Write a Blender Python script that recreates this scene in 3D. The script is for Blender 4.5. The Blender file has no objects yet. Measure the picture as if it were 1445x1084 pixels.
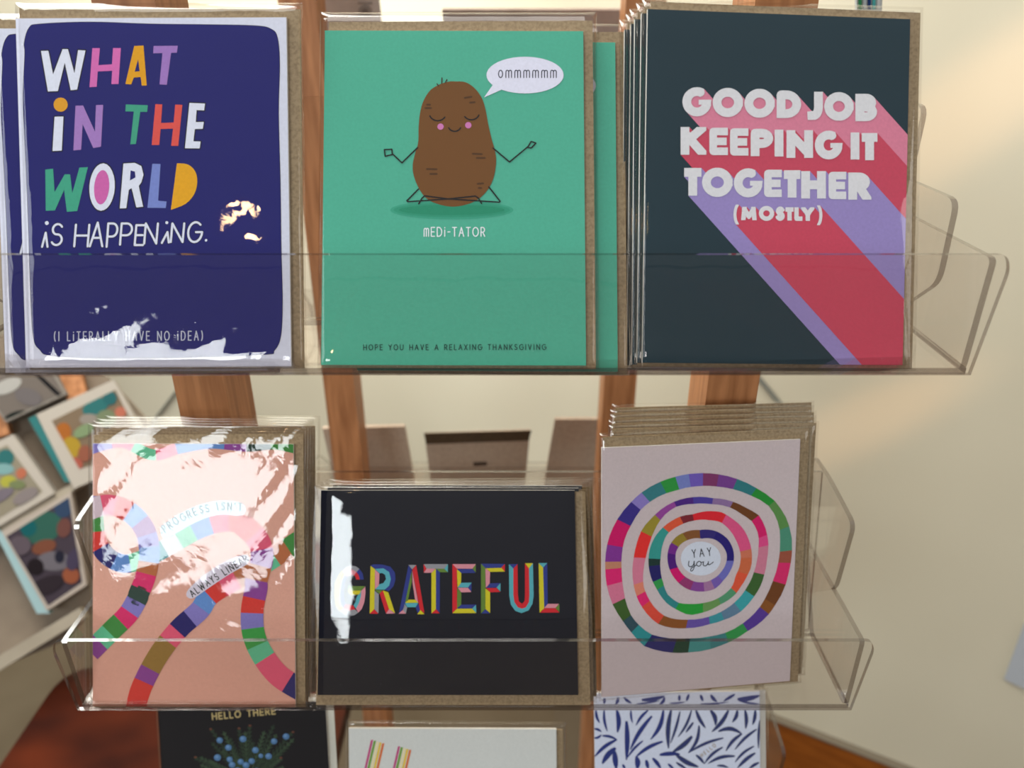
import bpy, math, random
from mathutils import Vector
from mathutils.geometry import tessellate_polygon, delaunay_2d_cdt
random.seed(7)
SC = bpy.context.scene
COL = SC.collection
# ------------------------------------------------------------------ camera
F = 1085.0; W0, H0 = 1445.0, 1084.0
PITCH = math.radians(26)
CAM = Vector((0, 0, 1.34))
FW = Vector((0, math.cos(PITCH), -math.sin(PITCH)))
UP = Vector((0, math.sin(PITCH), math.cos(PITCH)))
RT = Vector((1, 0, 0))
cd = bpy.data.cameras.new('camera'); cam = bpy.data.objects.new('camera', cd); COL.objects.link(cam)
cam.location = CAM; cam.rotation_euler = (math.radians(90) - PITCH, 0, 0)
cd.sensor_width = 36; cd.lens = F / W0 * 36; cd.clip_start = 0.02; cd.clip_end = 50
cd.dof.use_dof = True; cd.dof.focus_distance = 0.352; cd.dof.aperture_fstop = 8.5
SC.camera = cam
# ------------------------------------------------------------------ world, lights, exposure
w = bpy.data.worlds.new('world'); SC.world = w; w.use_nodes = True
nt = w.node_tree; bg = nt.nodes['Background']
tc = nt.nodes.new('ShaderNodeTexCoord'); sx = nt.nodes.new('ShaderNodeSeparateXYZ'); cr = nt.nodes.new('ShaderNodeValToRGB')
mp = nt.nodes.new('ShaderNodeMapRange'); mp.inputs[1].default_value = -1; mp.inputs[2].default_value = 1
nt.links.new(tc.outputs['Generated'], sx.inputs[0]); nt.links.new(sx.outputs[2], mp.inputs[0])
nt.links.new(mp.outputs[0], cr.inputs[0]); nt.links.new(cr.outputs[0], bg.inputs[0])
cr.color_ramp.elements[0].color = (.11, .105, .10, 1); cr.color_ramp.elements[1].color = (.60, .59, .57, 1)
e = cr.color_ramp.elements.new(.5); e.color = (.19, .18, .175, 1)
bg.inputs[1].default_value = 0.72


def look(o, target):
    o.rotation_euler = (Vector(target) - o.location).to_track_quat('-Z', 'Y').to_euler()


def area(name, loc, tgt, sx_, sy_, L, color):
    l = bpy.data.lights.new(name, 'AREA'); l.shape = 'RECTANGLE'; l.size = sx_; l.size_y = sy_
    l.energy = L * sx_ * sy_ * math.pi; l.color = color
    o = bpy.data.objects.new(name, l); COL.objects.link(o); o.location = loc; look(o, tgt); return o


_az, _el = math.radians(25), math.radians(15)
_d = Vector((-math.sin(_az) * math.cos(_el), -math.cos(_az) * math.cos(_el), math.sin(_el)))
_t = Vector((-.1, .36, 1.1))
area('window_daylight', _t + _d * 2.6, _t, .72, .55, 15.5, (.90, .97, 1.0))
area('side_window_daylight', (-2.5, -.75, 1.75), (0, .4, 1.1), 1.3, 1.3, 3.6, (.92, .97, 1.0))  # added unseen fill, lights the cards from the left
area('shop_window_daylight', (2.3, -1.1, 1.9), (0, .5, 1.1), 1.2, 1.2, 2.6, (1, .97, .92))  # weaker warm fill added on the right, no source in view
area('ceiling_panel_light', (-.75, 1.0, 2.15), (-.2, 1.42, .6), 1.2, .8, 10, (1, 1, .92))  # added wall washer, brightens the middle of the wall behind the rack
area('shop_ceiling_light', (-.4, .5, 3.0), (-.4, .5, 1), 1.2, 1.0, 4, (1, .96, .90))  # added overhead fill, kept out of the film reflections
# warm ceiling bulb behind the shopper
lb = bpy.data.lights.new('shop_bulb', 'POINT'); lb.shadow_soft_size = .035; lb.energy = 2.2; lb.color = (1, .62, .3)
ob = bpy.data.objects.new('shop_bulb', lb); COL.objects.link(ob)
_az, _el = math.radians(19), math.radians(31)
ob.location = Vector((-.1, .3, 1.25)) + Vector((-math.sin(_az) * math.cos(_el), -math.cos(_az) * math.cos(_el), math.sin(_el))) * 2.2


def spot(name, loc, tgt, ang, power, color, blend=.9, scale=(1, 1, 1)):
    l = bpy.data.lights.new(name, 'SPOT'); l.spot_size = math.radians(ang); l.spot_blend = blend
    l.energy = power; l.color = color; l.shadow_soft_size = .02
    o = bpy.data.objects.new(name, l); COL.objects.link(o); o.location = loc; look(o, tgt); o.scale = scale; return o


vs = SC.view_settings; vs.view_transform = 'Standard'; vs.look = 'None'; vs.gamma = 1; vs.use_curve_mapping = False
vs.exposure = 0.22
SC.cycles.transparent_max_bounces = 40
SC.cycles.max_bounces = 16

# ------------------------------------------------------------------ helpers


def ray(px, py):
    return FW + RT * ((px - W0 / 2) / F) - UP * ((py - H0 / 2) / F)


def at_z(px, py, z):
    return CAM + ray(px, py) * z


class Plane:
    def __init__(s, p, n):
        s.p = Vector(p); s.n = Vector(n).normalized()
        if s.n.dot(CAM - s.p) < 0: s.n = -s.n

    def hit(s, px, py, off=0.0):
        r = ray(px, py); p = s.p + s.n * off
        return CAM + r * ((p - CAM).dot(s.n) / r.dot(s.n))


def plane3(a, b, c):
    return Plane(a, (b - a).cross(c - a))


def lin(c):
    return tuple(((v / 255) / 12.92 if v / 255 <= .04045 else ((v / 255 + .055) / 1.055) ** 2.4) for v in c)


def newmat(name):
    m = bpy.data.materials.new(name); m.use_nodes = True
    return m, m.node_tree, m.node_tree.nodes['Principled BSDF']


_pm = {}


def paper(rgb, gain=1.0):
    key = (tuple(int(v) for v in rgb), gain)
    if key in _pm: return _pm[key]
    m, t, b = newmat('paper_ink_%d_%d_%d' % key[0])
    c = [min(.9, max(.004, v * gain)) for v in lin(rgb)]
    n = t.nodes.new('ShaderNodeTexNoise'); n.inputs['Scale'].default_value = 900; n.inputs['Detail'].default_value = 3
    r = t.nodes.new('ShaderNodeMapRange'); r.inputs[3].default_value = .90; r.inputs[4].default_value = 1.10
    mx = t.nodes.new('ShaderNodeVectorMath'); mx.operation = 'SCALE'; mx.inputs[0].default_value = c
    tcn = t.nodes.new('ShaderNodeTexCoord'); t.links.new(tcn.outputs['Object'], n.inputs['Vector'])
    t.links.new(n.outputs['Fac'], r.inputs[0]); t.links.new(r.outputs[0], mx.inputs['Scale'])
    t.links.new(mx.outputs[0], b.inputs['Base Color'])
    b.inputs['Roughness'].default_value = .7; b.inputs['Specular IOR Level'].default_value = .06
    _pm[key] = m; return m


def noise_mat(name, c1, c2, scale, rough=.7, bump=0, stretch=(1, 1, 1), detail=4, spec=.3, contrast=(.35, .65)):
    m, t, b = newmat(name)
    tcn = t.nodes.new('ShaderNodeTexCoord'); mp_ = t.nodes.new('ShaderNodeMapping'); mp_.inputs['Scale'].default_value = stretch
    n = t.nodes.new('ShaderNodeTexNoise'); n.inputs['Scale'].default_value = scale; n.inputs['Detail'].default_value = detail
    r = t.nodes.new('ShaderNodeValToRGB')
    r.color_ramp.elements[0].position = contrast[0]; r.color_ramp.elements[1].position = contrast[1]
    r.color_ramp.elements[0].color = lin(c1) + (1,); r.color_ramp.elements[1].color = lin(c2) + (1,)
    t.links.new(tcn.outputs['Object'], mp_.inputs[0]); t.links.new(mp_.outputs[0], n.inputs['Vector'])
    t.links.new(n.outputs['Fac'], r.inputs[0]); t.links.new(r.outputs[0], b.inputs['Base Color'])
    b.inputs['Roughness'].default_value = rough; b.inputs['Specular IOR Level'].default_value = spec
    if bump:
        bp = t.nodes.new('ShaderNodeBump'); bp.inputs['Strength'].default_value = bump; bp.inputs['Distance'].default_value = .001
        t.links.new(n.outputs['Fac'], bp.inputs['Height']); t.links.new(bp.outputs[0], b.inputs['Normal'])
    return m


def clear(name, tint, ior, rough, boost=1.0, bump=0, bscale=60, minf=0.0, stretch=(1, 1, 1)):
    m = bpy.data.materials.new(name); m.use_nodes = True; t = m.node_tree; t.nodes.clear()
    o = t.nodes.new('ShaderNodeOutputMaterial'); mx = t.nodes.new('ShaderNodeMixShader')
    tr = t.nodes.new('ShaderNodeBsdfTransparent'); tr.inputs[0].default_value = tint + (1,)
    g = t.nodes.new('ShaderNodeBsdfGlossy'); g.inputs['Roughness'].default_value = rough; g.inputs[0].default_value = (1, 1, 1, 1)
    lw = t.nodes.new('ShaderNodeLayerWeight'); lw.inputs[0].default_value = .08
    # Schlick-like curve from the facing term, symmetric for both sides of the sheet
    po = t.nodes.new('ShaderNodeMath'); po.operation = 'POWER'; po.inputs[1].default_value = 5
    t.links.new(lw.outputs['Facing'], po.inputs[0])
    lw.inputs[0].default_value = .5
    f0 = ((ior - 1) / (ior + 1)) ** 2 * boost
    ma = t.nodes.new('ShaderNodeMath'); ma.operation = 'MULTIPLY_ADD'; ma.inputs[1].default_value = (1 - f0) * .9; ma.inputs[2].default_value = f0 + minf
    t.links.new(po.outputs[0], ma.inputs[0]); t.links.new(ma.outputs[0], mx.inputs[0])
    t.links.new(tr.outputs[0], mx.inputs[1]); t.links.new(g.outputs[0], mx.inputs[2]); t.links.new(mx.outputs[0], o.inputs[0])
    if bump:
        tcn = t.nodes.new('ShaderNodeTexCoord'); mp_ = t.nodes.new('ShaderNodeMapping'); mp_.inputs['Scale'].default_value = stretch
        n = t.nodes.new('ShaderNodeTexNoise'); n.inputs['Scale'].default_value = bscale; n.inputs['Detail'].default_value = 5
        n.inputs['Distortion'].default_value = .8
        bp = t.nodes.new('ShaderNodeBump'); bp.inputs['Strength'].default_value = bump; bp.inputs['Distance'].default_value = .001
        t.links.new(tcn.outputs['Object'], mp_.inputs[0]); t.links.new(mp_.outputs[0], n.inputs['Vector'])
        t.links.new(n.outputs['Fac'], bp.inputs['Height']); t.links.new(bp.outputs[0], g.inputs['Normal'])
    return m


M_KRAFT = noise_mat('kraft_paper', (128, 108, 80), (158, 137, 106), 700, .8, .1, contrast=(.25, .6), detail=6)
M_KRAFTD = noise_mat('kraft_inside', (70, 55, 38), (92, 74, 54), 500, .85)
M_WOOD = noise_mat('rack_wood', (144, 94, 58), (178, 122, 80), 30, .5, .1, (6, 6, .5), 5)
M_WOODD = noise_mat('dark_table_wood', (38, 7, 1), (78, 28, 7), 8, .6, 0, (1, 1.4, 1), 2, spec=.08, contrast=(.3, .7))
M_BASE = noise_mat('baseboard_wood', (128, 66, 14), (150, 82, 24), 12, .5, 0, (1, 1, 5))
M_WALL = noise_mat('cream_wall', (203, 194, 171), (214, 206, 184), 2.2, .8, 0, detail=2, contrast=(.3, .7))
M_FLOOR = noise_mat('taupe_floor', (86, 74, 56), (96, 84, 66), 6, .7)
M_ACR = clear('clear_acrylic', (.975, .965, .96), 1.49, .015, .7)
M_EDGE = clear('acrylic_edge', (.52, .48, .46), 1.49, .08, 1.6, minf=.05)
M_FILM = clear('sleeve_film', (.985, .985, .985), 1.5, .03, 1.25, .10, 45)
M_FILMC = clear('crinkled_sleeve_film', (.985, .98, .975), 1.5, .045, .85, .6, 24)
M_SEAM = clear('sleeve_seam', (.88, .86, .84), 1.5, .12, 1.4, minf=.02)
M_GREYPL = paper((150, 150, 145))


def make(name, verts, faces, mats, parent=None, fmat=None, smooth=False, origin=None):
    """one mesh object; verts in world space, stored relative to the parent (or origin)"""
    o0 = parent_world(parent) if parent else (Vector(origin) if origin is not None else Vector((0, 0, 0)))
    me = bpy.data.meshes.new(name)
    me.from_pydata([tuple(Vector(v) - o0) for v in verts], [], faces)
    if not isinstance(mats, (list, tuple)): mats = [mats]
    for m in mats: me.materials.append(m)
    if fmat:
        for p, k in zip(me.polygons, fmat): p.material_index = k
    if smooth:
        for p in me.polygons: p.use_smooth = True
    me.update()
    o = bpy.data.objects.new(name, me); COL.objects.link(o)
    if parent: o.parent = parent
    elif origin is not None: o.location = o0
    return o


def parent_world(p):
    v = Vector((0, 0, 0))
    while p: v += p.location; p = p.parent
    return v


def thing(name, loc, label, cat, group=None):
    o = bpy.data.objects.new(name, None); COL.objects.link(o); o.location = loc; o.empty_display_size = .02
    o['label'] = label; o['category'] = cat
    if group: o['group'] = group
    return o


def tag(o, label=None, cat=None, group=None, kind=None):
    if label: o['label'] = label
    if cat: o['category'] = cat
    if group: o['group'] = group
    if kind: o['kind'] = kind
    return o


def prism(name, poly, vec, mats, parent=None, origin=None, side_mat=1, joint=None):
    """polygon (world points) extruded along vec; mats[0] faces, mats[side_mat] rim"""
    n = len(poly); v = [Vector(p) for p in poly] + [Vector(p) + vec for p in poly]
    fs = [tuple(range(n)), tuple(range(2 * n - 1, n - 1, -1))]; fm = [0, 0]
    for i in range(n):
        j = (i + 1) % n; fs.append((i, i + n, j + n, j)); fm.append(side_mat)
    if not isinstance(mats, (list, tuple)): mats = [mats]
    if len(mats) == 1: fm = [0] * len(fm)
    return make(name, v, fs, mats, parent, fm, origin=origin)


def box(name, lo, hi, mats, parent=None, origin=None, top=None):
    x0, y0, z0 = lo; x1, y1, z1 = hi
    return prism(name, [(x0, y0, z0), (x1, y0, z0), (x1, y1, z0), (x0, y1, z0)], Vector((0, 0, z1 - z0)), mats, parent, origin)


def round_poly(pts, r, n=5, which=None):
    """round the corners of a 2-D polygon"""
    out = []; N = len(pts)
    for i, p in enumerate(pts):
        if which is not None and i not in which: out.append(p); continue
        a = Vector(pts[i - 1]) - Vector(p); b = Vector(pts[(i + 1) % N]) - Vector(p)
        rr = min(r, a.length * .45, b.length * .45)
        A = Vector(p) + a.normalized() * rr; B = Vector(p) + b.normalized() * rr; P = Vector(p)
        for k in range(n + 1):
            t = k / n; out.append(tuple(A * (1 - t) ** 2 + P * 2 * t * (1 - t) + B * t * t))
    return out


def tube(name, p, q, r, mat, parent=None, origin=None, n=10):
    p = Vector(p); q = Vector(q); d = (q - p).normalized(); a = d.orthogonal().normalized(); b = d.cross(a)
    v = []
    for c in (p, q):
        for k in range(n):
            t = 2 * math.pi * k / n; v.append(c + a * math.cos(t) * r + b * math.sin(t) * r)
    fs = [(k, (k + 1) % n, (k + 1) % n + n, k + n) for k in range(n)] + [tuple(range(n)), tuple(range(2 * n - 1, n - 1, -1))]
    return make(name, v, fs, mat, parent, smooth=False, origin=origin)


# ------------------------------------------------------------------ 2-D print engine (pixel coords on the card's own surface)


def clip(poly, quad):
    """Sutherland-Hodgman against a convex quad (clockwise in y-down pixels)"""
    out = list(poly)
    for i in range(len(quad)):
        a = quad[i]; b = quad[(i + 1) % len(quad)]
        inp = out; out = []
        if not inp: break

        def side(p): return (b[0] - a[0]) * (p[1] - a[1]) - (b[1] - a[1]) * (p[0] - a[0])
        for k in range(len(inp)):
            p = inp[k]; q = inp[(k + 1) % len(inp)]; sp = side(p); sq = side(q)
            if sp >= 0: out.append(p)
            if (sp >= 0) != (sq >= 0):
                t = sp / (sp - sq); out.append((p[0] + (q[0] - p[0]) * t, p[1] + (q[1] - p[1]) * t))
    return out


def hull(pts):
    pts = sorted(set((round(x, 4), round(y, 4)) for x, y in pts))
    if len(pts) < 3: return pts

    def half(ps):
        h = []
        for p in ps:
            while len(h) >= 2 and (h[-1][0] - h[-2][0]) * (p[1] - h[-2][1]) - (h[-1][1] - h[-2][1]) * (p[0] - h[-2][0]) <= 0: h.pop()
            h.append(p)
        return h
    a = half(pts); b = half(pts[::-1]); return a[:-1] + b[:-1]


def disc(x, y, r, ry=None, n=16, tilt=0):
    ry = ry or r; c, s = math.cos(tilt), math.sin(tilt)
    return [(x + r * math.cos(t) * c - ry * math.sin(t) * s, y + r * math.cos(t) * s + ry * math.sin(t) * c) for t in [2 * math.pi * k / n for k in range(n)]]


def spline(pts, closed=False, n=6):
    N = len(pts); out = []
    rng = range(N) if closed else range(N - 1)
    for i in rng:
        if closed: p0, p1, p2, p3 = pts[i - 1], pts[i], pts[(i + 1) % N], pts[(i + 2) % N]
        else: p0, p1, p2, p3 = pts[max(i - 1, 0)], pts[i], pts[i + 1], pts[min(i + 2, N - 1)]
        for k in range(n):
            t = k / n
            out.append(tuple(.5 * ((2 * p1[j]) + (-p0[j] + p2[j]) * t + (2 * p0[j] - 5 * p1[j] + 4 * p2[j] - p3[j]) * t * t + (-p0[j] + 3 * p1[j] - 3 * p2[j] + p3[j]) * t ** 3) for j in (0, 1)))
    if not closed: out.append(tuple(pts[-1]))
    return out


def stroke(pts, w, caps='round'):
    """convex pieces of a stroked polyline"""
    out = []; h = w / 2
    for i in range(len(pts) - 1):
        (x0, y0), (x1, y1) = pts[i], pts[i + 1]; L = math.hypot(x1 - x0, y1 - y0)
        if L < 1e-6: continue
        dx, dy = (x1 - x0) / L, (y1 - y0) / L
        e0 = h if (caps == 'square' and i == 0) else 0; e1 = h if (caps == 'square' and i == len(pts) - 2) else 0
        x0 -= dx * e0; y0 -= dy * e0; x1 += dx * e1; y1 += dy * e1
        out.append([(x0 - dy * h, y0 + dx * h), (x1 - dy * h, y1 + dx * h), (x1 + dy * h, y1 - dx * h), (x0 + dy * h, y0 - dx * h)])
    js = pts if caps == 'round' else pts[1:-1]
    if w > .6:
        for p in js: out.append(disc(p[0], p[1], h, n=10))
    return out


def arc(cx, cy, rx, ry, a0, a1, n=10):
    return [(cx + rx * math.cos(math.radians(a0 + (a1 - a0) * k / n)), cy + ry * math.sin(math.radians(a0 + (a1 - a0) * k / n))) for k in range(n + 1)]


# glyphs: (advance width, [polylines]) in a unit-height box, y down
G = {
    'A': (.72, [[(0, 1), (.36, 0), (.72, 1)], [(.14, .64), (.58, .64)]]),
    'B': (.58, [[(0, 0), (0, 1)], [(0, 0), (.3, 0)] + arc(.3, .24, .24, .24, -90, 90) + [(0, .48)], [(.3, .48)] + arc(.3, .74, .28, .26, -90, 90) + [(0, 1)]]),
    'C': (.7, [arc(.42, .5, .42, .5, -50, -310, 16)]),
    'D': (.7, [[(0, 1), (0, 0), (.25, 0)] + arc(.25, .5, .45, .5, -90, 90, 14) + [(0, 1)]]),
    'E': (.52, [[(.52, 0), (0, 0), (0, 1), (.52, 1)], [(0, .5), (.46, .5)]]),
    'F': (.52, [[(.52, 0), (0, 0), (0, 1)], [(0, .5), (.44, .5)]]),
    'G': (.78, [arc(.45, .5, .45, .5, -48, -360, 18) + [(.5, .5)]]),
    'H': (.66, [[(0, 0), (0, 1)], [(.66, 0), (.66, 1)], [(0, .5), (.66, .5)]]),
    'I': (.12, [[(.06, 0), (.06, 1)]]),
    'i': (.12, [[(.06, .3), (.06, 1)], [(.06, .02), (.06, .05)]]),
    'J': (.42, [[(.42, 0), (.42, .7)] + arc(.2, .72, .22, .28, 0, 130, 8)]),
    'K': (.6, [[(0, 0), (0, 1)], [(.58, 0), (.02, .55)], [(.18, .42), (.6, 1)]]),
    'L': (.46, [[(0, 0), (0, 1), (.46, 1)]]),
    'M': (.86, [[(0, 1), (.08, 0), (.43, .75), (.78, 0), (.86, 1)]]),
    'N': (.68, [[(0, 1), (0, 0), (.68, 1), (.68, 0)]]),
    'O': (.86, [arc(.43, .5, .43, .5, 0, 360, 24)]),
    'P': (.54, [[(0, 1), (0, 0), (.27, 0)] + arc(.27, .28, .27, .28, -90, 90) + [(0, .56)]]),
    'R': (.58, [[(0, 1), (0, 0), (.27, 0)] + arc(.27, .27, .27, .27, -90, 90) + [(0, .54)], [(.26, .54), (.58, 1)]]),
    'S': (.52, [arc(.27, .25, .24, .25, -30, -250, 10) + arc(.26, .74, .26, .26, -70, 150, 10)]),
    'T': (.6, [[(0, 0), (.6, 0)], [(.3, 0), (.3, 1)]]),
    'U': (.66, [[(0, 0), (0, .62)] + arc(.33, .64, .33, .36, 180, 0, 12) + [(.66, 0)]]),
    'V': (.66, [[(0, 0), (.33, 1), (.66, 0)]]),
    'W': (.96, [[(0, 0), (.22, 1), (.48, .2), (.74, 1), (.96, 0)]]),
    'X': (.62, [[(0, 0), (.62, 1)], [(.62, 0), (0, 1)]]),
    'Y': (.6, [[(0, 0), (.3, .5), (.6, 0)], [(.3, .5), (.3, 1)]]),
    '(': (.22, [arc(.42, .5, .38, .66, 235, 125, 8)]),
    ')': (.22, [arc(-.2, .5, .38, .66, -55, 55, 8)]),
    '-': (.34, [[(0, .5), (.34, .5)]]), '.': (.1, [[(.03, .97), (.06, .97)]]), "'": (.1, [[(.06, 0), (.03, .22)]]),
    'm': (.7, [[(0, 1), (0, .35)] + arc(.18, .3, .17, .2, 180, 360, 8) + [(.35, 1)], [(.35, .35)] + arc(.53, .3, .17, .2, 180, 360, 8) + [(.7, 1)]]),
    'o': (.5, [arc(.25, .55, .25, .45, 0, 360, 16)]),
    ' ': (.36, []),
}


def inside_any(P2, t, polys):
    x = sum(P2[i][0] for i in t) / 3; y = sum(P2[i][1] for i in t) / 3
    for p in polys:
        if not (min(q[0] for q in p) <= x <= max(q[0] for q in p) and min(q[1] for q in p) <= y <= max(q[1] for q in p)): continue
        c = False
        for i in range(len(p)):
            (x0, y0), (x1, y1) = p[i - 1], p[i]
            if (y0 > y) != (y1 > y) and x < (x1 - x0) * (y - y0) / (y1 - y0) + x0: c = not c
        if c: return True
    return False


class Art:
    def __init__(s, plane, quad):
        s.plane = plane; s.quad = quad; s.items = {}   # name -> list

    def add(s, poly, col, layer=1, part='printed_artwork', noclip=False):
        p = poly if noclip else poly
        s.items.setdefault(part, []).append((p, tuple(col), layer))

    def cadd(s, poly, col, layer=1, part='printed_artwork'):
        p = clip(poly, s.quad)
        if len(p) >= 3: s.add(p, col, layer, part)

    def strokes(s, pts, w, col, layer=2, part='printed_artwork', caps='round'):
        for p in stroke(pts, w, caps): s.cadd(p, col, layer, part)

    def outline(s, poly, w, col, layer):
        s.strokes(list(poly) + [poly[0]], w, col, layer, 'printed_lettering')

    def text(s, txt, path, h, w, col, layer=3, part='printed_lettering', squeeze=1.0, shear=0, fit=True):
        """baseline along path (px); glyph height h; fitted to the path length"""
        L = [0]
        for i in range(len(path) - 1): L.append(L[-1] + math.dist(path[i], path[i + 1]))
        adv = [G[c][0] * h * squeeze for c in txt]; tot = sum(adv); gap = (L[-1] - tot) / max(1, len(txt) - 1)

        def pos(d):
            d = max(0, min(L[-1], d))
            for i in range(len(path) - 1):
                if d <= L[i + 1] or i == len(path) - 2:
                    t = (d - L[i]) / max(1e-6, L[i + 1] - L[i]); a, b = path[i], path[i + 1]
                    return (a[0] + (b[0] - a[0]) * t, a[1] + (b[1] - a[1]) * t, math.atan2(b[1] - a[1], b[0] - a[0]))
        x = 0
        for c, a in zip(txt, adv):
            X, Y, an = pos(x + a / 2); ca, sa = math.cos(an), math.sin(an)
            for pl in G[c][1]:
                pts = []
                for (u, v) in pl:
                    lx = u * h * squeeze - a / 2 + shear * (1 - v) * h; ly = (v - 1) * h
                    pts.append((X + lx * ca - ly * sa, Y + lx * sa + ly * ca))
                s.strokes(pts, w, col, layer, part)
            x += a + gap

    def build(s, parent):
        for part, lst in s.items.items():
            groups = {}
            for poly, col, layer in lst: groups.setdefault((layer, col), []).append(poly)
            vs_, fs, fm, mats = [], [], [], []
            for (layer, col), polys in groups.items():
                m = paper(col)
                if m not in mats: mats.append(m)
                k = mats.index(m); b = len(vs_)
                if len(polys) == 1:
                    P2 = polys[0]; tris = tessellate_polygon([[Vector((x, y, 0)) for x, y in P2]])
                else:                                   # union of the pieces, so nothing lies on top of itself
                    vv, ff = [], []
                    for p in polys:
                        if sum(p[i - 1][0] * p[i][1] - p[i][0] * p[i - 1][1] for i in range(len(p))) < 0: p = p[::-1]
                        ff.append(list(range(len(vv), len(vv) + len(p)))); vv += [Vector(q) for q in p]
                    P2, _, tris, _, _, of = delaunay_2d_cdt(vv, [], ff, 1, 1e-4)
                    tris = [t_ for t_ in tris if inside_any(P2, t_, polys)]
                for tri in tris:
                    a_, b_, c_ = (P2[i] for i in tri)
                    cr_ = (b_[0] - a_[0]) * (c_[1] - a_[1]) - (b_[1] - a_[1]) * (c_[0] - a_[0])
                    if abs(cr_) < 1e-7: continue
                    # face towards the viewer's side of the card
                    fs.append(tuple(b + i for i in (tri if cr_ < 0 else tri[::-1]))); fm.append(k)
                vs_ += [s.plane.hit(p[0], p[1], .00004 * layer + .00002) for p in P2]
            make(part, vs_, fs, mats, parent, fm)


def quad_slab(name, quad, plane, front, thick, mats, parent, r=0):
    pts = [plane.hit(x, y, front) for x, y in quad]
    return prism(name, pts, -plane.n * thick, mats, parent)


def sleeve(parent, plane, quad, front, depth, mat, seed, crink=0.0, puff=.0012, nx=44, ny=54, eu_=60):
    """clear film: a shallow pillow that wraps back round the envelope, wrinkled"""
    rnd = random.Random(seed)
    waves = [(rnd.uniform(1.5, 9), rnd.uniform(1.5, 9), rnd.uniform(0, 6.3), rnd.uniform(.3, 1)) for _ in range(9)]
    tl, tr, br, bl = quad; vs_, fs = [], []
    for j in range(ny + 1):
        for i in range(nx + 1):
            # denser sampling near the rims
            u = .5 - .5 * math.cos(math.pi * i / nx); v = .5 - .5 * math.cos(math.pi * j / ny)
            x = (tl[0] * (1 - u) + tr[0] * u) * (1 - v) + (bl[0] * (1 - u) + br[0] * u) * v
            y = (tl[1] * (1 - u) + tr[1] * u) * (1 - v) + (bl[1] * (1 - u) + br[1] * u) * v
            eu = 1 - abs(2 * u - 1) ** eu_; ev = 1 - abs(2 * v - 1) ** 60
            wv = sum(a * math.sin(fx * u * 6.28 + fy * v * 6.28 * 1.2 + ph + 1.5 * math.sin(fy * u * 3 + ph)) for fx, fy, ph, a in waves) / 9
            h = front + puff * (.4 + .6 * (1 - (2 * u - 1) ** 2) * (1 - (2 * v - 1) ** 2)) * eu * ev + wv * crink * eu * ev
            h = max(h, front + .0001) if eu * ev > .5 else h
            h = h * eu * ev - (1 - eu * ev) * depth
            vs_.append(plane.hit(x, y, h))
    for j in range(ny):
        for i in range(nx):
            a = j * (nx + 1) + i; fs.append((a, a + 1, a + nx + 2, a + nx + 1))
    fm = [1 if (i < 3 or i > nx - 4 or j < 3 or j > ny - 4) else 0 for j in range(ny) for i in range(nx)]
    o = make('plastic_sleeve', vs_, fs, [mat, M_SEAM], parent, fm, smooth=True)
    return o


def card(label, quad, z3, col, env, slv, artf=None, group=None, seed=1, crink=.0001, mat=None, puff=.0012, envmat=None, thick=.0014, name='greeting_card', eu_=60):
    """quad TL,TR,BR,BL px of the card face; z3 depth at TL,TR,BL; env and slv are quads in px"""
    a = at_z(*quad[0], z3[0]); b = at_z(*quad[1], z3[1]); c = at_z(*quad[3], z3[2])
    pl = plane3(a, b, c)
    base = (pl.hit(*quad[2]) + pl.hit(*quad[3])) / 2
    t = thing(name, base, label, 'card', group)
    body = quad_slab('folded_card', quad, pl, 0, thick, [paper(col), paper((225, 222, 215))], t)
    if env: quad_slab('envelope', env, pl, -.0017, .0008, [envmat or M_KRAFT], t)
    if artf:
        art = Art(pl, quad); artf(art); art.build(body)
    if slv: sleeve(t, pl, slv, .0005, .0030, mat or M_FILM, seed, crink, puff, eu_=eu_)
    t['_n'] = list(pl.n)
    return t, pl


def dup(root, off, label, roll=0.0, skip=()):
    r = root.copy(); COL.objects.link(r); r.location = root.location + off; r['label'] = label
    if roll: r.rotation_mode = 'AXIS_ANGLE'; n = root['_n']; r.rotation_axis_angle = (roll, n[0], n[1], n[2])
    for ch in list(root.children):
        if any(ch.name.startswith(k) for k in skip): continue
        c = ch.copy(); COL.objects.link(c); c.parent = r
        for g in ch.children:
            q = g.copy(); COL.objects.link(q); q.parent = c
    return r


# ================================================================== SETTING
BB = 1.34 - 1.2     # top of baseboard
wd = Vector((175, -96, 0)).normalized()          # along the wall, to the right
wn = Vector((-wd.y, wd.x, 0)) * 1                # away from the room
wo = Vector((.533, 1.016, 0))


def wallp(s, z, d=0): return wo + wd * s + wn * d + Vector((0, 0, z))


WALL = Plane(wallp(0, 0), wn)
tag(prism('wall_back', [wallp(-3, 0), wallp(2.0, 0), wallp(2.0, 2.6), wallp(-3, 2.6)], wn * .08, M_WALL), kind='structure')
tag(prism('baseboard_back', [wallp(-3, .001, -.014), wallp(2.0, .001, -.014), wallp(2.0, BB - .004, -.014), wallp(-3, BB - .004, -.014)], wn * .0135, M_BASE), kind='structure')
tag(prism('trim_1', [wallp(-3, BB - .004, -.016), wallp(2.0, BB - .004, -.016), wallp(2.0, BB, -.016), wallp(-3, BB, -.016)], wn * .0155, paper((120, 110, 95))), kind='structure')
tag(box('floor', (-3.2, -1.2, -.04), (2.6, 3.2, 0), M_FLOOR), kind='structure')

# warm streaks: sunlight patches thrown on the wall, drawn by added, unseen spot lamps
SPW = (1, .55, .26)
for (px, py, ang, pw) in [(1375, 150, 7.5, 60), (1210, 600, 6, 42)]:
    p = WALL.hit(px, py)
    spot('shop_spotlight', p + wd * .85 + Vector((0, 0, .80)) - wn * .30, p, ang, pw, SPW, 1.0)

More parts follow.
